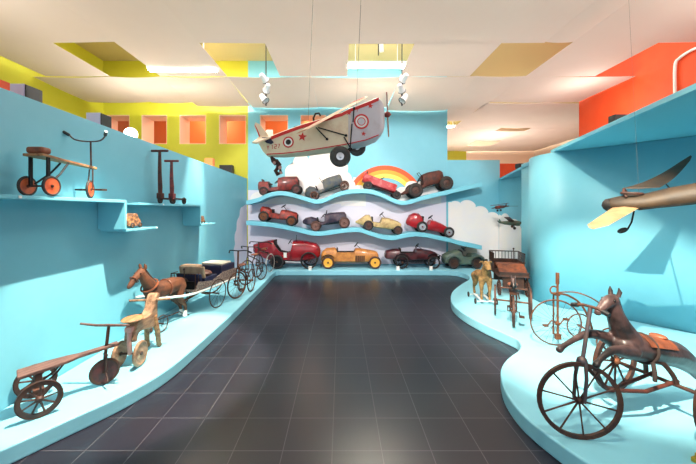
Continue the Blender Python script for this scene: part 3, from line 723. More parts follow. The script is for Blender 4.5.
    mb = MB('plane_cream'); mb.add([q(252.5,143.5,-.30),q(257,143.8,-.30),q(273,137.5,-.05),q(266,138,.0),q(273,131,.3),q(267,131,.3),q(261,137.5,.02)], [(0,1,2,3,6),(3,2,4,5,6)])
    sp = mb.build('tailplane', t); s = sp.modifiers.new('s','SOLIDIFY'); s.thickness = .018
    mb = MB('blue_seat'); mb.prism([q(264,139.5)[::2],q(271,139)[::2],q(275.5,144)[::2],q(273,146)[::2],q(268,144.5)[::2]], lambda x, z, d: (x, -.095-d, z), .01); mb.build('rudder_flap', t)
    # wheels
    for (u, v, y, r) in ((340.2,156.6,-.25,.118),(357,147.5,.22,.11)):
        wheel(t, 'wheel', q(u,v,y), r, .085, 'disc', 'grey_rubber', 'silver', 'silver')
    mb = MB('black_metal'); mb.cyl(q(340.2,156.6,-.25), q(357,147.5,.22), .01); mb.cyl(q(350,148,-.15), q(341,156,-.2), .01); mb.cyl(q(350,148,.15), q(356,148,.2), .01); mb.build('axle', t)
    # propeller
    hubc = V(q(387.6,114.5)); mb = MB('red_old'); mb.lathe([(.001,-.045),(.03,-.03),(.038,0),(.03,.02),(.001,.045)], hubc, (1,0,0), 14); mb.use('black_metal'); mb.cyl(hubc-V((.075,0,0)), hubc, .01); mb.build('propeller_hub', t)
    for s, ln in ((1,.245),(-1,.245)):
        rs = []
        for k in range(8):
            f = k/7; w = .026*math.sin(PI*(.15+.8*f))+.004; c = hubc+V((0.012*f*(-1 if s > 0 else 1), 0, s*(.02+ln*f)))
            rs.append([c+V((-.004,-w,0)),c+V((.006,-w*.5,0)),c+V((.004,w,0)),c+V((-.006,w*.5,0))])
        mb = MB('tan_wood' if s < 0 else 'red_old'); mb.rings(rs); mb.build('propeller_blade', t)
    # hanging wires
    for (u, v, y, uu, YY) in ((356,112,-.1,367,3.9),(308,124,-.1,318,3.9),(308,124,.1,310,4.2),(356,112,.1,380,4.2)):
        p0 = V(q(u,v,y)); zt_ = 3.97-o0.z; 
        mb = MB('wire'); mb.cyl(p0, (p0.x+.06, p0.y, zt_), .0022, n=5); mb.build('hanging_wire', t)
big_plane()

# hanging tin acrobat under the tail
p = P(278, 152, 3.78)
t = thing('hanging_figure', 'small dark tin figure hanging below the tail of the large airplane', 'toy figure', p, .3)
def hf(u, v, y=0): return ((u-278)/Q, y, -(v-152)/Q)
mb = MB('dark_iron'); mb.tube([hf(271,157),hf(274,161),hf(276,165)],[.012,.035,.02]); mb.tube([hf(276,160),hf(279,164.5),hf(277,169),hf(275,172)],[.02,.032,.02,.02]); mb.tube([hf(275,170),hf(277.5,174.5),hf(281,172.5),hf(280,169)],[.02,.026,.022,.012]); mb.build('body', t)
mb = MB('pink_nose'); mb.ball(hf(279.5,167.5),.028); mb.ball(hf(274,163.5,-.03),.02); mb.ball(hf(280.5,173,-.01),.018); mb.build('head', t)
mb = MB('wire'); mb.cyl(hf(269.5,156),hf(269.5,155),.003); mb.cyl(hf(273,160,0),hf(273,155.3,0),.003); mb.build('hook', t)

# ------------------------------------------------------------------ spotlight clusters
def spot_cluster(u, v, Y, label, n, mirror=1):
    top = P(u, v, Y)
    t = thing('spotlight_cluster', label, 'spotlight', top)
    mb = MB('black_metal'); mb.cyl((0,0,0),(0,0,5.128-top.z),.009,n=8); mb.cyl((0,0,-.5),(0,0,0),.014,n=8); mb.build('cable', t)
    for k in range(n):
        z = -.05-.17*k; s = 1 if k % 2 else -1; s *= mirror
        c = V((s*.03,-.05,z)); d = V((-s*.45,.75,-.5)).normalized() if k < n-1 else V((-s*.6,-.2,-.75)).normalized()
        mb = MB('white_metal'); mb.lathe([(.001,-.075),(.035,-.07),(.045,-.03),(.048,.03),(.065,.07),(.06,.075),(.045,.04),(.001,.03)], c, d, 16); h = mb.build('lamp_head', t)
        mb = MB('black_metal'); mb.torus(c+d*.07, d, .062, .006, 18, 6); mb.cyl(c, (0,0,z+.03), .008); mb.build('bracket', h)
    return t
spot_cluster(266,76,5.3,'left spotlight cluster hanging from a black rod over the airplane tail',3)
spot_cluster(402,76,5.3,'right spotlight cluster hanging from a black rod above the propeller',3,-1)
tp = P(379.5,40,5.5)
t = thing('spotlight', 'small white cylinder spotlight seen inside the middle ceiling opening', 'spotlight', tp)
mb = MB('black_metal'); mb.cyl((-.02,0,-.27),(-.02,0,5.128-tp.z),.009,n=8); mb.build('rod', t)
mb = MB('white_metal'); mb.lathe([(.001,-.1),(.035,-.095),(.04,.1),(.03,.1),(.001,.08)], (.03,0,-.1), (0.1,.1,-1), 16); mb.build('lamp_head', t)

# ------------------------------------------------------------------ left wall shelves
XFr = -2.04
def lshelf(y0, y1, z, label, panel=None):
    mb = MB('shelf_paint'); mb.box(-2.298, XFr, y0, y1, z-.022, z)
    if panel: yy, zl = panel; mb.box(-2.298, XFr, yy-.022, yy, zl, z-.022)
    return tag(mb.build('wall_shelf', bev=.003), label, 'shelf', 'turquoise stepped shelves on the left wall')
ZA, ZB, ZC, ZD = 1.555, 1.275, 1.534, 1.252
lshelf(.4, 3.0, ZA, 'long upper turquoise shelf holding the orange-wheeled tricycle', (3.0, ZB))
lshelf(3.002, 3.52, ZB, 'lower short turquoise shelf with the larger of two tiny toys')
lshelf(3.2, 4.6, ZC, 'upper turquoise shelf holding the two scooters', (4.6, ZD))
lshelf(4.602, 5.13, ZD, 'lower short turquoise shelf with the tiniest toy')

# toy clay car
def tiny_toy(c, L, label, rz=PI/2):
    t = thing('tin_toy', label, 'toy', c, rz)
    mb = MB('clay'); mb.rings([[(x*L,-w*L,b*L),(x*L,w*L,b*L),(x*L,w*.8*L,h*L),(x*L,-w*.8*L,h*L)] for x, w, b, h in ((-.5,.12,.15,.35),(-.4,.2,.1,.55),(-.1,.22,.1,.75),(.15,.22,.1,.72),(.3,.2,.1,.5),(.5,.14,.15,.4))], smooth=False); mb.build('body', t, bev=.004)
    for x in (-.3,.3):
        for s in (-1,1): wheel(t, 'wheel', (x*L, s*.22*L, .14*L), .14*L, .08*L, 'disc', 'rubber', 'clay', 'dark_iron')
tiny_toy((-2.12,3.2,ZB+.002), .2, 'small orange-brown tin toy on the lower shelf under the tricycle')
tiny_toy((-2.12,4.78,ZD+.002), .16, 'tiny orange-brown tin toy on the lower shelf right of the scooters')
for o_, yy, zz in (('wall_shelf',2.0,ZA),('wall_shelf.001',3.49,ZB),('wall_shelf.002',3.62,ZC)):
    mb = MB('white_paint'); mb.cyl((XFr+.0005,yy,zz-.011),(XFr+.006,yy,zz-.011),.010); mb.build('peg', bpy.data.objects[o_])

# tricycle on the shelf (local x forward = +Y world)
t = thing('toy_tricycle', 'wooden bench tricycle with orange disc wheels on the long upper shelf', 'tricycle', (-2.125,2.22,ZA+.002), PI/2)
for s in (-1,1): wheel(t, 'wheel', (0, s*.085, .072), .072, .018, 'disc', 'rubber', 'orange_wheel', 'dark_iron')
wheel(t, 'wheel', (.45, 0, .078), .078, .02, 'disc', 'rubber', 'orange_wheel', 'dark_iron', rz=.35)
mb = MB('dark_iron'); mb.cyl((0,-.1,.072),(0,.1,.072),.007)
mb.build('axle', t)
for s in (-1,1):
    mb = MB('black_metal'); mb.box(-.012,.012,s*.062-.005,s*.062+.005,.072,.275); mb.build('post', t)
mb = MB('black_metal'); mb.tube([(.02,-.05,.09),(.12,-.04,.17),(.2,-.03,.262)],.007); mb.tube([(.02,.05,.09),(.12,.04,.17),(.2,.03,.262)],.007); mb.build('brace', t)
mb = MB('tan_wood'); mb.prism([(-.05,-.07),(.02,-.07),(.14,-.045),(.5,-.02),(.52,0),(.5,.02),(.14,.045),(.02,.07),(-.05,.07)], lambda x, y, d: (x, y, .275-.04*x+d), .018); mb.build('bench', t, bev=.003)
mb = MB('leather'); mb.box(-.045,.035,-.06,.06,.297,.345); mb.build('seat', t, bev=.018, seg=3)
mb = MB('dark_iron'); mb.cyl((.46,0,.25),(.455,0,.49),.007); mb.cyl((.45,-.022,.078),(.46,-.014,.25),.005); mb.cyl((.45,.022,.078),(.46,.014,.25),.005); mb.build('fork', t)
c, s_ = math.cos(.1), math.sin(.1)
mb = MB('grey_iron'); mb.tube(smoothpts([(.41,.155,.545),(.43,.12,.50),(.455,.05,.487),(.455,-.05,.487),(.44,-.11,.50),(.41,-.165,.535)],4), .0065); h = mb.build('handlebar', t)
for s in (-1,1):
    mb = MB('black_plastic'); mb.tube([(.42,s*.15,.53),(.39,s*.18,.555)],.013); mb.build('grip', h)
    mb = MB('dark_iron'); mb.cyl((.45,s*.02,.078),(.45,s*.06,.078),.005); mb.obox((.46,s*.085,.075),(.028,0,0),(0,.03,0),(0,0,.007)); mb.build('pedal', t)

# scooters
def scooter(loc, h, label, m, lean, hw, rz):
    t = thing('scooter', label, 'scooter', loc, rz, 'scooters on the left wall shelf', lean)
    mb = MB(m); mb.tube([(0,0,.07),(0,0,.2),(-.01,0,h*.6),(-.01,0,h)], [.022,.026,.022,.016], 8); mb.build('column', t)
    mb = MB('black_plastic' if hw > .1 else m); mb.cyl((-.01,-hw,h),(-.01,hw,h),.014); mb.build('handlebar', t)
    mb = MB('dark_iron'); mb.box(0,.30,-.035,.035,.055,.075); mb.build('deck', t, bev=.004)
    for x in (.0,.30): wheel(t, 'wheel', (x,0,.046), .046, .028, 'disc', 'rubber', 'dark_iron', 'dark_iron')
    mb = MB(m); mb.box(-.03,.04,-.03,.03,.06,.13); mb.build('head_block', t, bev=.006)
scooter((-2.19,3.82,ZC+.002), .64, 'taller brown wooden scooter standing on the left wall shelf', 'rust_brown', 0, .10, PI/2)
scooter((-2.09,3.9,ZC+.002), .53, 'shorter red scooter standing beside the brown one on the shelf', 'red_old', 0, .085, PI/2)

# boxes and lamp on top of / behind the left wall
def on_left(u, v, w, h, m, name, label, cat, Y, dep=.25):
    pass
def speaker(loc, sz, label):
    t = thing('speaker_box', label, 'speaker', loc, 0, 'speaker boxes behind the left wall')
    mb = MB('lilac_box'); mb.box(0,sz[0],0,sz[1],0,sz[2]); mb.build('cabinet', t, bev=.006)
    mb = MB('black_plastic'); mb.box(sz[0]*.62,sz[0]+.006,-.008,-.0005,.0,sz[2]); mb.box(sz[0]+.0005,sz[0]+.012,0,sz[1],.01,sz[2]-.01); mb.build('grille', t)
    return t
def block(x0,x1,y0,y1,z0,z1,m,name,label,cat,bev=.005,group=None):
    mb = MB(m); mb.box(x0,x1,y0,y1,z0,z1); return tag(mb.build(name, bev=bev), label, cat, group)
# a plank top behind the partition carries them
block(-3.0,-2.402,1.0,7.6,2.0,2.04,'blue_paint','service_plank','blue plank behind the top of the left wall under the speaker boxes','plank')
def spk(uL, uM, uR, vt, Y, label):
    a = P(uL, vt, Y); b = P(uM, vt, Y); y1 = b.x/((uR-U0)/F)
    t = thing('speaker_box', label, 'speaker', (a.x, Y, 2.04), 0, 'speaker boxes behind the left wall')
    w = b.x-a.x; h = a.z-2.04; d = y1-Y
    mb = MB('lilac_box'); mb.box(0,w,0,d,0,h); mb.build('cabinet', t, bev=.004)
    mb = MB('black_plastic'); mb.box(w+.0005,w+.01,.005,d-.005,.0,h-.004); mb.build('speaker_front', t, bev=.002)
spk(5,24,42,83.5,2.55,'nearer lilac speaker box with black side above the shelf tricycle')
spk(86,100,111,112.5,3.5,'farther lilac speaker box with black side near the floodlight')
# floodlight
p = P(131,134,4.05)
t = thing('floodlight', 'bright white floodlight peeking over the left wall', 'lamp', (p.x, p.y, 2.04), 0)
mb = MB('black_metal'); mb.cyl((0,0,0),(0,0,p.z-2.04-.03),.012); mb.build('stand', t)
mb = MB('white_metal'); mb.lathe([(.001,-.08),(.04,-.07),(.06,0),(.08,.02),(.07,.0),(.001,-.02)], (0,0,p.z-2.04), (.3,-.6,-.1), 16); mb.build('housing', t)
mb = MB('lamp_glow'); mb.lathe([(.001,-.004),(.055,-.002),(.06,.004),(.03,.02),(.001,.024)], V((0,0,p.z-2.04))+V((.3,-.6,-.1)).normalized()*.01, (.3,-.6,-.1), 16); mb.build('bulb', t)
p = P(209,160,6.3); block(p.x-.09,p.x+.07,6.3,6.42,2.04,p.z+.04,'cabin_orange','small_box','small orange box peeking over the far part of the left wall','box')
p = P(226,167,7.35); t = block(p.x-.16,p.x+.14,7.35,7.5,2.04,p.z+.05,'black_plastic','equipment_box','small black box peeking over the far end of the left wall','box')
p = P(5,83,2.35); block(p.x-.2,p.x+.04,2.2,2.35,2.04,p.z-.0,'orange_paint','small_box','orange-red box edge at the far left behind the left wall','box')

# ------------------------------------------------------------------ left platform toys
# low board tricycle
t = thing('toy_tricycle', 'low wooden plank tricycle with dark wheels nearest on the left platform', 'tricycle', (-2.08,2.16,HP+.001), math.radians(47))
for s in (-1,1): wheel(t, 'wheel', (0, s*.165, .117), .117, .022, 'cart', 'dark_iron', 'dark_wood', 'dark_wood', 9)
wheel(t, 'wheel', (.375, 0, .10), .10, .024, 'disc', 'dark_iron', 'maroon_wheel', 'dark_iron')
mb = MB('dark_iron'); mb.cyl((0,-.18,.117),(0,.18,.117),.009); mb.build('axle', t)
mb = MB('dark_wood'); mb.box(-.03,.03,-.10,.10,.125,.155); mb.box(-.02,.02,-.07,-.05,.15,.245); mb.box(-.02,.02,.05,.07,.15,.245); mb.build('axle_block', t, bev=.004)
mb = MB('dark_iron'); mb.tube([(.02,-.04,.15),(.09,-.03,.2),(.14,-.02,.26)],.007); mb.tube([(.02,.04,.15),(.09,.03,.2),(.14,.02,.26)],.007); mb.build('brace', t)
mb = MB('old_wood'); mb.prism([(-.10,-.075),(.05,-.075),(.16,-.055),(.22,-.03),(.36,-.026),(.46,-.03),(.46,.03),(.36,.026),(.22,.03),(.16,.055),(.05,.075),(-.10,.075)], lambda x, y, d: (x, y, .248+.07*x+d), .022); mb.build('plank_seat', t, bev=.005)
mb = MB('dark_iron'); mb.cyl((.375,0,.19),(.40,0,.44),.011); mb.cyl((.375,-.026,.10),(.38,-.02,.24),.009); mb.cyl((.375,.026,.10),(.38,.02,.24),.009); mb.box(.37,.39,-.028,.028,.22,.236); mb.build('fork', t)
mb = MB('old_wood'); d = V((math.cos(math.radians(-47)), math.sin(math.radians(-47)),0)); c = V((.40,0,.45)); mb.tube([c-d*.22+V((0,0,.012)), c-d*.1, c+d*.02, c+d*.16],[.008,.01,.011,.009]); mb.build('handlebar', t)
mb = MB('dark_iron'); mb.tube([(.375,-.1,.06),(.375,-.05,.10),(.375,.05,.10),(.375,.1,.14)],.005); mb.build('pedal_crank', t)

# wooden horse tricycle
t = thing('toy_tricycle', 'pale wooden horse tricycle with two thick wheels on the left platform', 'tricycle', (-1.82,2.72,HP+.001), math.radians(94))
for s in (-1,1): wheel(t, 'wheel', (0, s*.085, .108), .108, .03, 'disc', 'pale_wood', 'pale_wood', 'dark_wood')
mb = MB('dark_wood'); mb.cyl((0,-.1,.108),(0,.1,.108),.009); mb.build('axle', t)
mb = MB('pink_nose'); mb.tube([(0,0,.10),(-.01,0,.2),(.0,0,.33)],[.02,.02,.024]); mb.box(-.03,.04,-.03,.03,.30,.34); mb.build('post', t, bev=.004)
mb = MB('pale_wood')
side = smoothpts([(-.02,.22),(.02,.35),(.12,.37),(.22,.36),(.29,.40),(.335,.49),(.375,.53),(.415,.52),(.42,.48),(.39,.45),(.385,.36),(.38,.28),(.30,.22),(.18,.25),(.06,.26),(.03,.2),(-.02,.22)],3)[:-1]
mb.prism([(x,z) for x, z in side], lambda x, z, d: (x, -.045+d, z), .09, smooth=True); mb.build('horse_body', t, bev=.012)
mb = MB('tan_wood'); mb.ball((.04,0,.395),(.10,.085,.022),16,8); mb.build('seat', t)
for s in (-1,1):
    mb = MB('tan_wood'); mb.tube([(.33,s*.03,.32),(.36,s*.05,.17),(.38,s*.055,.03),(.40,s*.055,.012)],[.03,.024,.024,.02]); mb.build('leg', t)
mb = MB('pale_wood'); mb.cyl((.36,-.17,.475),(.34,.20,.47),.011); mb.build('handlebar', t)

# horse body builder ----------------------------------------------------------
def legc(x, y, z, fx, r, knee=0, hind=False):
    if hind: return [((x,y,z),r*2.0),((x+.03,y,z*.66),r*1.35),((x-.035+fx*.4,y,z*.36),r*.75),((x-.01+fx,y,z*.10),r*.62),((x+fx,y,.025),r*.8)]
    return [((x,y,z),r*1.6),((x+.01+fx*.3,y,z*.62),r*1.05),((x+knee+fx*.6,y,z*.36),r*.75),((x+fx,y,z*.10),r*.6),((x+fx,y,.025),r*.8)]
# brown horse pulling the carriage
hz = math.radians(-102)
t = thing('toy_horse', 'brown toy horse with dark mane harnessed before the carriage on the left platform', 'toy horse', (-2.07,3.68,HP+.002), hz); t.scale = (1.08,1.08,1.08)
ch = [[((-.24,0,.40),.075),((-.12,0,.41),.088),((.05,0,.40),.085),((.17,0,.42),.08)],
      [((.15,0,.43),.075),((.23,0,.53),.055),((.28,0,.60),.042),((.31,0,.625),.036)],
      [((.29,0,.635),.042),((.36,0,.59),.033),((.42,0,.53),.026),((.435,0,.515),.022)],
      legc(.16,.045,.38,.06,.026), legc(.15,-.045,.38,.00,.026,.02), legc(-.22,.045,.38,-.06,.028,hind=True), legc(-.22,-.045,.38,-.10,.028,hind=True)]
hb = flesh('body', t, ch, 'brown_horse', .010)
for s in (-1,1):
    mb = MB('brown_horse'); mb.tube([(.27,s*.025,.66),(.275,s*.032,.695),(.285,s*.03,.715)],[.016,.013,.002]); mb.build('ear', t)
    mb = MB('eye_black'); mb.ball((.335,s*.035,.625),.008,8,6); mb.build('eye', t)
mb = MB('dark_mane'); mb.prism(smoothpts([(.30,.675),(.26,.66),(.20,.585),(.12,.50),(.10,.47),(.15,.48),(.22,.55),(.27,.62),(.30,.675)],3)[:-1], lambda x, z, d: (x, -.024+d, z), .048); mb.build('mane', t, bev=.004)
mb = MB('dark_mane'); mb.tube(smoothpts([(-.30,0,.44),(-.36,0,.40),(-.38,0,.30),(-.37,0,.2)],4), [.018]*5+[.026]*4+[.02]*3+[.004]); mb.build('tail', t)
mb = MB('leather'); mb.torus((.19,0,.475),(.8,0,1.0),.083,.009,24,6); mb.build('collar', t)
mb = MB('leather'); mb.torus((-.02,0,.40),(1,0,0),.094,.007,24,6); mb.build('girth', t)
mb = MB('leather'); mb.torus((.375,0,.575),(.8,0,-.7),.040,.005,18,6); mb.build('bridle', t)
for s in (-1,1):
    wheel(t, 'wheel', (.17, s*.13, .088), .088, .010, 'wire', 'dark_iron', 'grey_iron', 'dark_iron', 8)
mb = MB('dark_iron'); mb.cyl((.17,-.14,.088),(.17,.14,.088),.006); mb.cyl((.17,0,.088),(-.24,0,.07),.007); mb.cyl((-.33,-.06,.012),(-.33,.06,.012),.006); mb.tube([(-.24,0,.07),(-.33,0,.012)],.006); mb.build('wheel_frame', t)
for y, dx in ((.045,-.28),(-.045,-.32)): mb = MB('white_paint'); mb.tube([(dx+.005,y,.012),(dx,y,.075)],[.026,.021]); mb.build('sock', t)

# carriage
ca = math.radians(-102)
t = thing('toy_carriage', 'horse-drawn toy carriage with navy seat, wicker side and white shafts', 'carriage', (-1.97,4.41,HP+.001), ca)
for s in (-1,1): wheel(t, 'wheel', (0, s*.28, .198), .198, .012, 'wire', 'dark_iron', 'dark_iron', 'dark_iron', 12)
mb = MB('dark_iron'); mb.cyl((0,-.29,.198),(0,.29,.198),.01); mb.build('axle', t)
mb = MB('rust_iron')
for s in (-1,1): mb.tube(smoothpts([(-.22,s*.2,.27),(-.1,s*.2,.215),(0,s*.2,.205),(.12,s*.2,.215),(.26,s*.2,.27)],4),.009); 
mb.tube([(.0,0,.2),(.3,.0,.17),(.42,0,.14)],.014); mb.build('leaf_spring', t)
def shaft(s):
    mb = MB('white_paint'); mb.tube(smoothpts([(-.64,s*.215,.30),(-.2,s*.215,.285),(.2,s*.215,.285),(.48,s*.17,.29),(.72,s*.155,.33),(.98,s*.15,.37),(1.08,s*.14,.34)],5),[.015]*31); mb.build('shaft', t)
shaft(1); shaft(-1)
mb = MB('wicker'); mb.box(-.62,.36,-.2,.2,.30,.325); mb.prism([(.36,.325),(.30,.42),(.20,.40),(.0,.37),(-.25,.44),(-.62,.44),(-.62,.325)], lambda x, z, d: (x, .19+d, z), .012); mb.prism([(.36,.325),(.30,.42),(.20,.40),(.0,.37),(-.25,.44),(-.62,.44),(-.62,.325)], lambda x, z, d: (x, -.202+d, z), .012); mb.build('wicker_body', t)
mb = MB('blue_seat'); mb.box(-.12,.16,-.19,.19,.325,.44); mb.box(-.60,-.24,-.18,.18,.36,.53); mb.obox((.22,0,.44),(.012,0,.06),(0,.18,0),(.02,0,.0)); mb.build('box_panel', t, bev=.008)
mb = MB('leather'); mb.ball((.03,.02,.475),(.13,.17,.045),16,8); mb.build('front_cushion', t)
mb = MB('tan_cloth'); mb.obox((.16,.0,.51),(.012,0,.08),(0,.19,0),(.016,0,0)); mb.obox((.10,-.06,.585),(.06,0,0),(0,.13,0),(0,0,.014)); mb.build('front_backrest', t, bev=.012)
mb = MB('pale_cloth'); mb.box(-.52,-.26,-.17,.17,.53,.565); mb.build('rear_cushion', t, bev=.015)
mb = MB('dark_iron')
for s in (-1,1):
    mb.tube([(.34,s*.18,.33),(.34,s*.18,.52),(.22,s*.18,.52)],.006); mb.tube([(.28,s*.18,.42),(.28,s*.18,.52)],.005)
mb.cyl((.34,-.18,.52),(.34,.18,.52),.006); mb.cyl((.37,.05,.33),(.385,.05,.58),.006); mb.ball((.385,.05,.59),.016,8,6); mb.build('rail', t)
mb = MB('black_metal'); mb.box(.34,.36,-.17,.17,.33,.43); mb.build('dashboard', t)

# velocipedes on the far left platform
def velocipede(loc, rz, label, R, Rr, wbse, hh, m, track=.0, bar=.16, tyre='dark_iron', steer=0, saddle=True, rear='dark_iron'):
    t = thing('velocipede', label, 'velocipede', loc, rz)
    f = wheel(t, 'wheel', (0,0,R), R, .018, 'wire', tyre, m, m, 14, rz=steer if steer else .001)
    ys = (-track/2, track/2) if track else (0,)
    for y in ys: wheel(t, 'wheel', (-wbse,y,Rr), Rr, .018, 'wire', rear, m, m, 12)
    mb = MB(m)
    for s in (-1,1): mb.tube([(0,s*.03,R),(-.015,s*.028,R*1.55),(-.03,s*.012,2*R+.05)],.008)
    mb.cyl((-.03,0,2*R+.03),(-.045,0,hh),.013); mb.build('fork', t)
    mb = MB(m)
    if track:
        mb.tube(smoothpts([(-.035,0,2*R+.08),(-wbse*.45,0,2*R-.02),(-wbse*.9,0,Rr+.12),(-wbse,0,Rr)],5),.011); mb.cyl((-wbse,-track/2-.02,Rr),(-wbse,track/2+.02,Rr),.009)
    else:
        mb.tube(smoothpts([(-.035,0,2*R+.08),(-wbse*.5,0,2*R+.0),(-wbse*.85,0,2*Rr+.03)],5),.011)
        for s in (-1,1): mb.tube([(-wbse*.8,s*.012,2*Rr+.05),(-wbse,s*.026,Rr)],.008)
    mb.build('backbone', t)
    mb = MB('black_metal'); mb.tube(smoothpts([(-.11,bar,hh-.03),(-.05,bar*.75,hh+.005),(-.045,0,hh),(-.05,-bar*.75,hh+.005),(-.11,-bar,hh-.03)],4),.0085); h = mb.build('handlebar', t)
    for s in (-1,1):
        mb = MB('black_plastic'); mb.tube([(-.09,s*bar*.93,hh-.02),(-.13,s*bar*1.05,hh-.04)],.013); mb.build('grip', h)
        mb = MB('dark_iron'); mb.tube([(0,s*.03,R),(0,s*.05,R),(s*.05,s*.055,R-s*.05)],.006); mb.box(s*.05-.03,s*.05+.03,s*.055-.005,s*.055+.045,R-s*.05-.008,R-s*.05+.008); mb.build('pedal', t)
    if saddle:
        mb = MB('leather'); mb.ball((-wbse*.5,0,2*R+.07),(.10,.055,.02),14,8); mb.cyl((-wbse*.5,0,2*R-.02),(-wbse*.5,0,2*R+.06),.008); mb.build('saddle', t)
    return t
velocipede((-1.58,4.80,HP+.001), math.radians(-94), 'brown three-wheeled velocipede with dark handlebar beside the carriage', .205,.19,.40,.72,'rust_iron',.16,.17,steer=-.35)
velocipede((-1.69,5.66,HP+.001), math.radians(-112), 'dark iron velocipede, middle one of the three beyond the horse carriage', .225,.17,.45,.68,'grey_iron',0,.2)
velocipede((-1.66,6.30,HP+.001), math.radians(-104), 'slim velocipede with a white rear tyre next to the big red racer', .235,.20,.55,.70,'dark_iron',0,.24,rear='white_rubber')

# ------------------------------------------------------------------ right platform toys
# straw pull-along animal
t = thing('pull_toy_animal', 'straw-coloured toy goat facing forward on a small wheeled base', 'toy animal', (2.10,4.62,HP+.001), math.radians(-98))
def ear_(mb):
    pass
ch = [[((-.26,0,.36),.075),((-.1,0,.37),.088),((.06,0,.38),.085)],[((.06,0,.40),.075),((.12,0,.50),.06),((.15,0,.56),.052)],
      [((.14,0,.575),.055),((.20,0,.55),.045),((.25,0,.52),.034)],
      legc(.08,.055,.34,.02,.028), legc(.08,-.055,.34,.02,.028), legc(-.25,.055,.34,-.01,.03,hind=True), legc(-.25,-.055,.34,-.01,.03,hind=True)]
for c_ in ch[3:]:
    for i in range(len(c_)): c_[i] = ((c_[i][0][0],c_[i][0][1],c_[i][0][2]+.055*(1-c_[i][0][2]/.34)), c_[i][1])
flesh('body', t, ch, 'straw', .010)
for s in (-1,1):
    mb = MB('straw'); mb.tube([(.12,s*.045,.60),(.11,s*.07,.605),(.10,s*.085,.59)],[.016,.014,.004]); mb.build('ear', t)
    mb = MB('eye_black'); mb.ball((.19,s*.042,.575),.008,8,6); mb.build('eye', t)
mb = MB('dark_mane'); mb.ball((.275,0,.515),(.014,.02,.014),10,6); mb.build('nose', t)
mb = MB('dark_mane'); mb.ball((.13,0,.635),(.03,.025,.015),10,6); mb.build('forelock', t)
mb = MB('straw'); mb.tube([(-.33,0,.40),(-.37,0,.36),(-.38,0,.28)],[.018,.02,.006]); mb.build('tail', t)
mb = MB('white_metal'); mb.box(-.28,.14,-.075,-.045,.045,.06); mb.box(-.28,.14,.045,.075,.045,.06); mb.cyl((.12,-.15,.04),(.12,.15,.04),.007); mb.cyl((-.26,-.15,.04),(-.26,.15,.04),.007); mb.build('base_frame', t)
for x in (.12,-.26):
    for s in (-1,1): wheel(t, 'wheel', (x, s*.145, .04), .04, .018, 'disc', 'rubber', 'dark_iron', 'dark_iron')

# cart with tan seat
t = thing('toy_cart', 'small open toy cart with tan seat and spindle rails by the cloud wall', 'cart', (2.80,5.28,HP+.001), math.radians(-105))
for s in (-1,1): wheel(t, 'wheel', (-.05, s*.27, .17), .17, .022, 'cart', 'dark_iron', 'dark_wood', 'dark_iron', 9)
for s in (-1,1): wheel(t, 'wheel', (.36, s*.2, .12), .12, .02, 'cart', 'dark_iron', 'dark_wood', 'dark_iron', 8)
mb = MB('dark_iron'); mb.cyl((-.05,-.28,.17),(-.05,.28,.17),.01); mb.cyl((.36,-.21,.12),(.36,.21,.12),.009)
mb.box(-.06,-.04,-.2,.2,.17,.31); mb.box(.35,.37,-.15,.15,.12,.31); mb.tube([(.36,0,.14),(.55,0,.17),(.9,-.05,.1)],.009); mb.build('undercarriage', t)
mb = MB('dark_wood'); mb.box(-.25,.42,-.22,.22,.30,.325); mb.box(-.27,-.25,-.22,.22,.30,.50); mb.obox((.41,0,.35),(.012,0,0),(0,.21,0),(.01,0,.03)); mb.build('cart_floor', t, bev=.004)
mb = MB('leather'); mb.obox((.30,0,.40),(.10,0,-.05),(0,.2,0),(.012,0,.02)); mb.obox((.12,0,.455),(.10,0,.0),(0,.2,0),(0,0,.022)); mb.build('seat', t, bev=.012)
for (xa, ya, xb, yb, n) in ((-.26,-.23,-.26,.23,9),(-.26,-.23,.12,-.23,8),(-.26,.23,.12,.23,8)):
    mb = MB('dark_iron'); z0, z1 = .48, .63; ex = V((xb-xa,yb-ya,0)); o_ = -.03
    mb.cyl((xa,ya,z1),(xb,yb,z1),.009); mb.cyl((xa,ya,z0),(xb,yb,z0),.008)
    for k in range(n+1):
        f = k/n; mb.cyl((xa+(xb-xa)*f, ya+(yb-ya)*f, z0),(xa+(xb-xa)*f, ya+(yb-ya)*f, z1),.005,n=6)
    mb.build('rail', t)
mb = MB('dark_wood')
for s in (-1,1): mb.box(-.26,.12,s*.225-.008,s*.225+.008,.32,.48)
mb.build('side_panel', t, bev=.003)
mb = MB('dark_iron'); mb.tube([(-.0,.1,.47),(-.02,.1,.62),(-.02,.1,.70)],.006); mb.ball((-.02,.1,.70),.016,8,6); mb.build('brake_handle', t)

# horse-head tricycle
t = thing('toy_tricycle', 'dark wooden tricycle with a little horse head, facing forward beside the straw goat', 'tricycle', (2.18,3.99,HP+.001), math.radians(-117))
for s in (-1,1): wheel(t, 'wheel', (0, s*.195, .19), .19, .022, 'cart', 'dark_iron', 'dark_wood', 'dark_iron', 10)
wheel(t, 'wheel', (.38, 0, .172), .172, .024, 'cart', 'dark_iron', 'dark_wood', 'dark_iron', 9)
mb = MB('rust_iron'); mb.cyl((0,-.2,.19),(0,.2,.19),.01); mb.build('axle', t)
mb = MB('dark_iron'); mb.box(-.02,.36,-.02,.02,.22,.25); mb.tube([(0,0,.19),(.15,0,.26),(.3,0,.36)],.012); mb.build('frame', t)
mb = MB('dark_iron')
for s in (-1,1): mb.tube([(.38,s*.03,.172),(.37,s*.03,.37)],.009)
mb.box(.34,.40,-.04,.04,.365,.385); mb.cyl((.35,-.14,.43),(.35,.14,.43),.009); mb.build('fork', t)
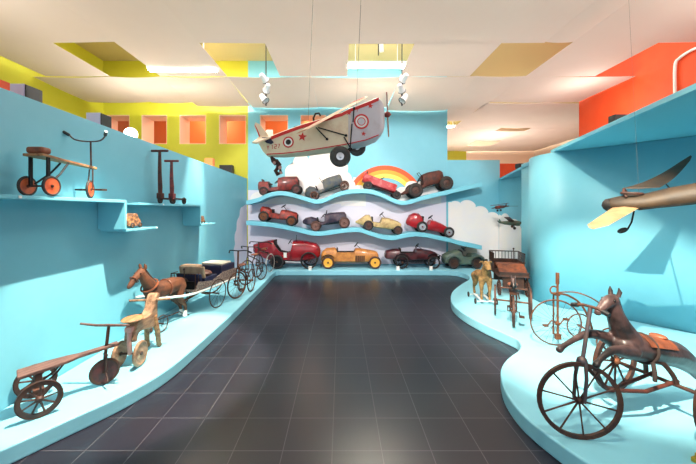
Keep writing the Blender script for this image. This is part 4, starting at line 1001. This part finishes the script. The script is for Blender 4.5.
flesh('horse_body', t, [[((.05,0,.38),.04),((.2,0,.38),.05),((.32,0,.40),.05)],[((.31,0,.41),.045),((.34,0,.48),.032),((.355,0,.52),.026)],[((.35,0,.53),.03),((.39,0,.50),.024),((.42,0,.465),.018)]], 'grey_horse', .009)
for s in (-1,1): mb = MB('grey_horse'); mb.tube([(.335,s*.018,.545),(.335,s*.022,.585)],[.011,.002]); mb.build('ear', t)
mb = MB('leather'); mb.ball((.1,0,.43),(.09,.06,.018),14,8); mb.build('saddle', t)
for s in (-1,1): mb = MB('dark_iron'); mb.tube([(.38,s*.03,.172),(.38,s*.06,.172),(.38+s*.04,s*.06,.172-s*.04)],.006); mb.box(.35+s*.04,.41+s*.04,s*.06-.004,s*.06+.05,.166-s*.04,.18-s*.04); mb.build('pedal', t)

# high-wheel velocipede (heading left)
t = thing('velocipede', 'rusty three-wheeled velocipede with one tall thin wheel and a tall steering lever', 'velocipede', (2.14,3.13,HP+.001), math.radians(178))
wheel(t, 'wheel', (0,0,.23), .23, .011, 'wire', 'rust_iron', 'grey_iron', 'rust_iron', 22, rz=-.2)
for s in (-1,1): wheel(t, 'wheel', (-.37, s*.2, .13), .13, .011, 'wire', 'rust_iron', 'grey_iron', 'rust_iron', 14)
mb = MB('rust_iron'); mb.cyl((0,.035,.10),(0,.03,.70),.010); mb.cyl((0,-.035,.10),(0,-.03,.52),.008); mb.cyl((0,.03,.62),(0,.03,.73),.016); mb.box(-.025,.025,.02,.05,.08,.13); mb.box(-.02,.02,-.04,.04,.505,.52); mb.ball((0,.033,.23),.022,8,6); mb.build('steering_lever', t)
mb = MB('rust_iron'); mb.torus((.035,.03,.56),(0,1,0),.036,.007,18,6); mb.tube(smoothpts([(0,0,.52),(-.12,0,.50),(-.24,0,.42),(-.32,0,.28),(-.36,0,.15)],5),.010); mb.cyl((-.37,-.21,.13),(-.37,.21,.13),.009); mb.build('backbone', t)
mb = MB('rust_iron'); mb.tube(smoothpts([(-.02,.0,.53),(-.18,.05,.54),(-.34,.1,.46),(-.42,.12,.30),(-.42,.12,.13)],5),.006); mb.tube([(-.42,.12,.13),(-.37,.12,.13)],.006); mb.build('seat_spring', t)
for k in (1,-1): mb = MB('rust_iron'); mb.tube([(0,-.03*k,.23),(0,-.06*k,.23),(.05*k,-.06*k,.23-.06*k)],.006); mb.box(.05*k-.02,.05*k+.02,-.08*k-.02,-.08*k+.02,.222-.06*k,.238-.06*k); mb.build('pedal_crank', t)

# horse velocipede in the foreground right
rz = math.radians(-162); root = V((2.13,2.09,HP+.001))
t = thing('horse_velocipede', 'large three-wheeled velocipede with a dark galloping horse, nearest on the right platform', 'velocipede', root, rz)
for s in (-1,1): wheel(t, 'wheel', (0, s*.265, .226), .226, .026, 'cart', 'dark_iron', 'dark_iron', 'rust_iron', 11)
wheel(t, 'wheel', (.76, 0, .226), .226, .018, 'cart', 'dark_iron', 'dark_iron', 'dark_iron', 10, rz=math.radians(-28))
mb = MB('dark_iron'); mb.cyl((0,-.29,.226),(0,.29,.226),.012); mb.build('axle', t)
mb = MB('rust_brown'); mb.tube([(-.05,-.06,.235),(.25,-.05,.215),(.50,0,.24)],.012); mb.tube([(-.05,.06,.235),(.25,.05,.215),(.50,0,.24)],.012); mb.tube([(.5,0,.24),(.64,0,.36),(.72,0,.44)],.012); mb.build('frame_rail', t)
for s in (-1,1): mb = MB('dark_iron'); mb.tube(smoothpts([(0,s*.08,.236),(.03,s*.07,.30),(.10,s*.06,.37),(.18,s*.05,.40)],4),.014); mb.build('body_support', t)
mb = MB('grey_iron')
for s in (-1,1): mb.tube([(.76,s*.03,.226),(.745,s*.032,.36),(.735,s*.02,.46)],.010)
mb.cyl((.735,0,.44),(.665,0,.765),.011); mb.ball((.735,0,.455),.028,10,6); mb.build('fork', t)
mb = MB('dark_iron'); mb.tube([(.67,-.09,.755),(.665,-.04,.77),(.665,.04,.77),(.67,.09,.755)],.009); h = mb.build('handlebar', t)
for s in (-1,1): mb = MB('black_plastic'); mb.cyl((.67,s*.07,.762),(.67,s*.105,.752),.014); mb.build('grip', h)
hc = [[((-.40,0,.17),.02),((-.34,0,.24),.045),((-.25,0,.31),.07),((-.10,0,.385),.088),((.08,0,.43),.088),((.25,0,.475),.086),((.37,0,.50),.082)],
      [((.33,0,.53),.075),((.40,0,.62),.060),((.445,0,.70),.046),((.47,0,.765),.038)],
      [((.475,0,.79),.040),((.515,0,.785),.036),((.565,0,.755),.026),((.60,0,.733),.021)],
      [((.37,-.05,.50),.045),((.50,-.055,.56),.032),((.62,-.06,.575),.024),((.70,-.065,.555),.018),((.79,-.068,.525),.016),((.825,-.07,.505),.022)],
      [((.37,.05,.48),.045),((.48,.055,.50),.034),((.57,.06,.52),.025),((.63,.062,.505),.019),((.69,.065,.48),.016),((.715,.065,.46),.022)]]
flesh('horse_body', t, hc, 'grey_horse', .008, smooth=3)
for s in (-1,1):
    mb = MB('grey_horse'); mb.tube([(.455,s*.020,.815),(.448,s*.026,.845),(.455,s*.024,.872)],[.013,.012,.002]); mb.build('ear', t)
    mb = MB('eye_black'); mb.ball((.508,s*.033,.80),.008,8,6); mb.build('eye', t)
mb = MB('leather'); rs = []
for k in range(9):
    x = .0+.26*k/8; a = [math.radians(25+130*j/8) for j in range(9)]; r = .096+.006*(1 if k in (0,8) else 0); zc = .428+.22*(x-.08)
    rs.append([(x, r*1.0*math.cos(q), zc+r*math.sin(q)) for q in a]+[(x, (r-.008)*math.cos(q), zc+(r-.008)*math.sin(q)) for q in a[::-1]])
mb.rings(rs); mb.ball((.03,0,.515),(.03,.05,.016),10,6); mb.build('saddle', t)
mb = MB('dark_mane'); mb.prism(smoothpts([(.455,.83),(.425,.80),(.395,.73),(.345,.66),(.285,.60),(.265,.57),(.31,.57),(.37,.64),(.42,.71),(.445,.78),(.455,.83)],3)[:-1], lambda x, z, d: (x, -.012+d, z), .024); mb.build('mane', t, bev=.004)
mb = MB('dark_mane'); mb.torus((.20,0,.46),(1,0,.1),.090,.009,24,6); mb.tube([(.22,.07,.40),(.23,.085,.34),(.22,.08,.29)],.012); mb.build('girth', t)
mb = MB('dark_mane'); mb.ball((.604,0,.724),(.014,.019,.012),10,6); mb.build('muzzle', t)

# brass block at the right edge
p = G(697, 462); t = thing('brass_block', 'small yellow brass block at the bottom right corner of the platform', 'block', (p.x+.02, p.y-.01, HP+.001), .3)
mb = MB('brass'); mb.box(-.04,.05,-.03,.03,0,.025); mb.build('base', t, bev=.004); mb = MB('brass'); mb.box(-.03,.04,-.02,.02,.025,.05); mb.build('cap', t, bev=.004)

# ------------------------------------------------------------------ hanging brown plane on the right
nose = P(606,201,2.62); tail = V((3.05,1.72,1.66)); fd = (tail-nose).normalized()
t = thing('toy_airplane', 'brown hanging toy monoplane with one light wing by the right wall', 'toy airplane', nose)
yw = V((.82,.47,.31)).normalized(); up = fd.cross(yw).normalized(); up = up if up.z > 0 else -up
sw = up.cross(fd).normalized()
if sw.x < 0: sw = -sw
def A(x, y, z): return fd*x+sw*y+V((0,0,1))*z
mb = MB('drab'); rs = []
for x, w, b, tt in ((0.0,.03,-.035,.01),(.03,.055,-.065,.02),(.12,.07,-.085,.035),(.2,.075,-.09,.03),(.24,.075,-.09,.03),(.36,.075,-.09,.055),(.5,.07,-.085,.07),(.8,.05,-.05,.075),(1.2,.02,.0,.07)):
    rs.append([A(x, w*math.cos(2*PI*k/12)*1.0, (b+tt)/2+(tt-b)/2*math.sin(2*PI*k/12)) for k in range(12)])
mb.rings(rs); f_ = mb.build('fuselage', t)
mb = MB('dark_wood'); mb.torus(A(.16,0,.04), (fd*.1+V((0,0,1))), .062, .012, 20, 6); mb.tube([A(.13,-.06,.03),A(.11,-.03,.08),A(.11,.03,.08),A(.13,.06,.03)],.008); mb.build('cockpit_rim', t)
mb = MB('black_mark'); mb.lathe([(.001,-.03),(.03,-.02),(.05,.0),(.055,.03),(.001,.03)], A(.0,0,-.035), fd, 14); mb.build('engine_nose', t)
for s, tip, root_, m, nm in ((-1, P(593,228,2.18), P(633,203,2.58), 'light_wing','near'), (1, P(683,157,3.05), P(640,188,2.72), 'drab','far')):
    a, b = root_-nose, tip-nose; d = b-a; mb = MB(m); rs = []
    cv = (fd*.85+V((0,0,-.1))).normalized()
    for k in range(11):
        f = k/10; c0 = .085 if s < 0 else .12; c1 = .055 if s < 0 else .02
        w = (c0+(c1-c0)*f)*(1 if f < .9 else (1-(f-.9)*6)); c = a+d*f+V((0,0,-.05*math.sin(PI*f) if s > 0 else .0))+ (cv*(.05*f*f) if s > 0 else V((0,0,0)))
        rs.append([c-cv*w, c+V((0,0,.012)), c+cv*w, c-V((0,0,.008))])
    mb.rings(rs); mb.build('wing', t)
mb = MB('black_metal'); a = P(634,211,2.5)-nose; b = P(622.5,230.5,2.45)-nose; mb.tube([a,a+V((-.02,0,-.09)),b+V((.04,0,.01)),b],.006); mb.build('landing_strut', t)
wh = wheel(t, 'wheel', b, .034, .018, 'disc', 'rubber', 'dark_iron', 'dark_iron'); wh.rotation_euler = (math.radians(50),0,0)
mb = MB('black_metal'); mb.tube([A(.42,.08,-.05), P(664,182,2.85)-nose],.005); mb.tube([A(.2,-.05,-.08),A(.42,-.09,-.055)],.004); mb.build('wing_brace', t)
mb = MB('wire'); mb.cyl(A(.2,0,.04), A(.2,0,.04)+V((.35,.5,3.98-nose.z-.05)), .0008, n=5); mb.build('hanging_wire', t)

# two small tin planes on the cloud wall
def small_plane(c, rz, roll, pitch, m, wm, L, label):
    t = thing('tin_airplane', label, 'toy airplane', c, rz, 'small tin planes on the far right wall', pitch, roll)
    mb = MB(m); mb.tube([(-.5*L,0,.02*L),(-.2*L,0,0),(.2*L,0,0),(.42*L,0,0),(.5*L,0,0)],[.03*L,.09*L,.12*L,.11*L,.04*L],10); mb.build('fuselage', t)
    for z in ((.16,-.04) if wm == 'biplane' else (.06,)):
        mb = MB('red_tin' if wm != 'green' else 'red_tin'); mb.box(-.02*L,.24*L,-.62*L,.62*L,z*L,z*L+.03*L); mb.build('wing', t, bev=.01)
    mb = MB(m); mb.box(-.5*L,-.36*L,-.2*L,.2*L,.02*L,.04*L); mb.prism([(-.5*L,.03*L),(-.34*L,.03*L),(-.5*L,.2*L)], lambda x, z, d: (x,-.01*L+d,z), .02*L); mb.build('tail', t)
    mb = MB('black_metal'); mb.cyl((.5*L,0,0),(.56*L,0,0),.015*L); mb.box(.53*L,.55*L,-.2*L,.2*L,-.02*L,.02*L); mb.build('propeller', t)
    for s in (-1,1): wheel(t, 'wheel', (.2*L,s*.14*L,-.2*L), .07*L, .04*L, 'disc', 'rubber', 'dark_iron', 'dark_iron')
    mb = MB('black_metal'); mb.cyl((.2*L,-.14*L,-.2*L),(.2*L,.14*L,-.2*L),.012*L); mb.cyl((.2*L,-.1*L,-.2*L),(.2*L,-.05*L,-.05*L),.012*L); mb.cyl((.2*L,.1*L,-.2*L),(.2*L,.05*L,-.05*L),.012*L); mb.build('undercarriage', t)
    inv = Euler((roll, pitch, rz)).to_matrix().inverted(); mb = MB('wire'); mb.cyl((0,0,.05*L), inv @ V((3.897-c[0],0,.02)), .004, n=6); mb.build('wall_bracket', t)
small_plane(P(501,207,6.9), math.radians(200), .1, .1, 'red_tin', 'biplane', .34, 'smaller dark red tin biplane, the upper of two on the cloud wall')
small_plane(P(509.5,223,6.2), math.radians(-50), -.35, -.0, 'green_tin', 'mono', .42, 'larger green tin plane with red wings, the lower of two on the cloud wall')

# things along the top of the right side
ptsP = [P(673.5,96,5.25),P(674,66,5.25),P(678,58,5.18),P(690,50,5.0),P(700,46,4.85)]
o = MB('white_paint').tube(smoothpts([(5.585,p.y,p.z) for p in ptsP],4), .022, 8).build('wall_pipe')
tag(o, 'white bent pipe running up the orange wall above the right ledge', 'pipe')
p = P(623,119,3.9); block(3.36,3.6,3.85,3.95,2.322,p.z+.045,'black_plastic','black_case','small black case on the right ledge in front of the orange wall','case')
p = P(521,170,6.0); t = thing('small_projector','little black and white device on the far ledge before the red wall','projector',(3.40,5.9,2.237),.2)
mb = MB('black_plastic'); mb.box(-.1,.05,-.06,.06,0,.09); mb.build('housing', t, bev=.01); mb = MB('white_paint'); mb.box(.052,.14,-.05,.05,0,.11); mb.build('white_end', t, bev=.01)

# ------------------------------------------------------------------ lights
def spot(loc, tgt, W, size=60, col=(1,.9,.78), r=.03, blend=.35):
    l = bpy.data.lights.new('spot', 'SPOT'); l.energy = W; l.spot_size = math.radians(size); l.spot_blend = blend; l.color = col; l.shadow_soft_size = r
    o = bpy.data.objects.new('spot', l); COL.objects.link(o); o.location = loc
    o.rotation_euler = (V(tgt)-V(loc)).to_track_quat('-Z','Y').to_euler(); return o
def area(loc, tgt, W, sx, sy, col=(1,1,1)):
    l = bpy.data.lights.new('area', 'AREA'); l.shape = 'RECTANGLE'; l.size = sx; l.size_y = sy; l.energy = W; l.color = col
    o = bpy.data.objects.new('area', l); COL.objects.link(o); o.location = loc
    o.rotation_euler = (V(tgt)-V(loc)).to_track_quat('-Z','Y').to_euler(); return o
def point(loc, W, r=.1, col=(1,.93,.82)):
    l = bpy.data.lights.new('lamp', 'POINT'); l.energy = W; l.shadow_soft_size = r; l.color = col
    o = bpy.data.objects.new('lamp', l); COL.objects.link(o); o.location = loc; return o
WARM = (1,.90,.72); COOL = (.86,.93,1)
area((0,-3.2,2.4),(0,4,1.6),150,9,4,COOL)
spot((-1.0,2.45,3.9),(-1.85,2.9,0),1900,37,WARM,.02,.35)
spot((-1.65,5.3,3.9),(-2.3,4.9,1.35),1000,24,WARM,.03,.9)
spot((-.9,5.4,3.9),(-1.6,5.0,.2),500,40,WARM,.03,.5)
spot((.1,.2,3.93),(3.3,4.0,-.65),3000,33,WARM,.03,.5)
spot((1.3,4.0,3.9),(2.5,4.4,.1),330,62,WARM,.04)
spot((.9,1.2,3.9),(2.0,2.2,.2),240,60,WARM,.03)
spot((-1.9,3.6,3.3),(-1.0,YB,1.3),430,66,(1,.95,.90),.04)
spot((1.5,3.4,3.2),(1.5,YB,1.3),500,64,(1,.95,.90),.04)
area((0,4.6,3.88),(0,4.8,0),60,3.5,2.6,(1,.96,.94))
# unseen area lights added above the hanging ceiling to brighten its cloth
area((0,1.6,4.98),(0,1.6,0),295,10,5,(1,.95,.90))
area((0,5.2,4.98),(0,5.2,0),130,10,1.4,(1,.95,.90))
area((0,6.9,4.98),(0,6.9,0),90,10,1.0,(1,.95,.90))
point((-4.2,3.4,3.0),45,.3); point((-4.2,6.2,3.2),36,.3)
point((4.6,3.2,3.2),45,.3); point((4.8,6.2,3.4),36,.3)
point((5.2,10.6,3.0),110,.4); point((3.6,9.6,2.2),50,.3)
area((5.2,10.5,4.98),(5.2,10.5,0),180,5,5,(1,.95,.88))
point((-3.75,8.9,4.2),34,.05,(1,.85,.65)); point((-.9,8.9,4.2),28,.05,(1,.85,.65))

w = bpy.data.worlds.new('World'); scene.world = w; w.use_nodes = True
w.node_tree.nodes['Background'].inputs[0].default_value = (.95,.97,1,1); w.node_tree.nodes['Background'].inputs[1].default_value = .35

# ------------------------------------------------------------------ camera
cam = bpy.data.cameras.new('camera'); co = bpy.data.objects.new('camera', cam); COL.objects.link(co)
cam.sensor_width = 36; cam.lens = 36*F/696; cam.shift_x = (348-U0)/696; cam.shift_y = -(232-V0)/696; cam.clip_start = .02
co.location = (0,0,H); co.rotation_euler = (PI/2,0,0); scene.camera = co
scene.view_settings.view_transform = 'Standard'; scene.view_settings.look = 'None'; scene.view_settings.gamma = 1
scene.view_settings.use_curve_mapping = False; scene.view_settings.exposure = 0
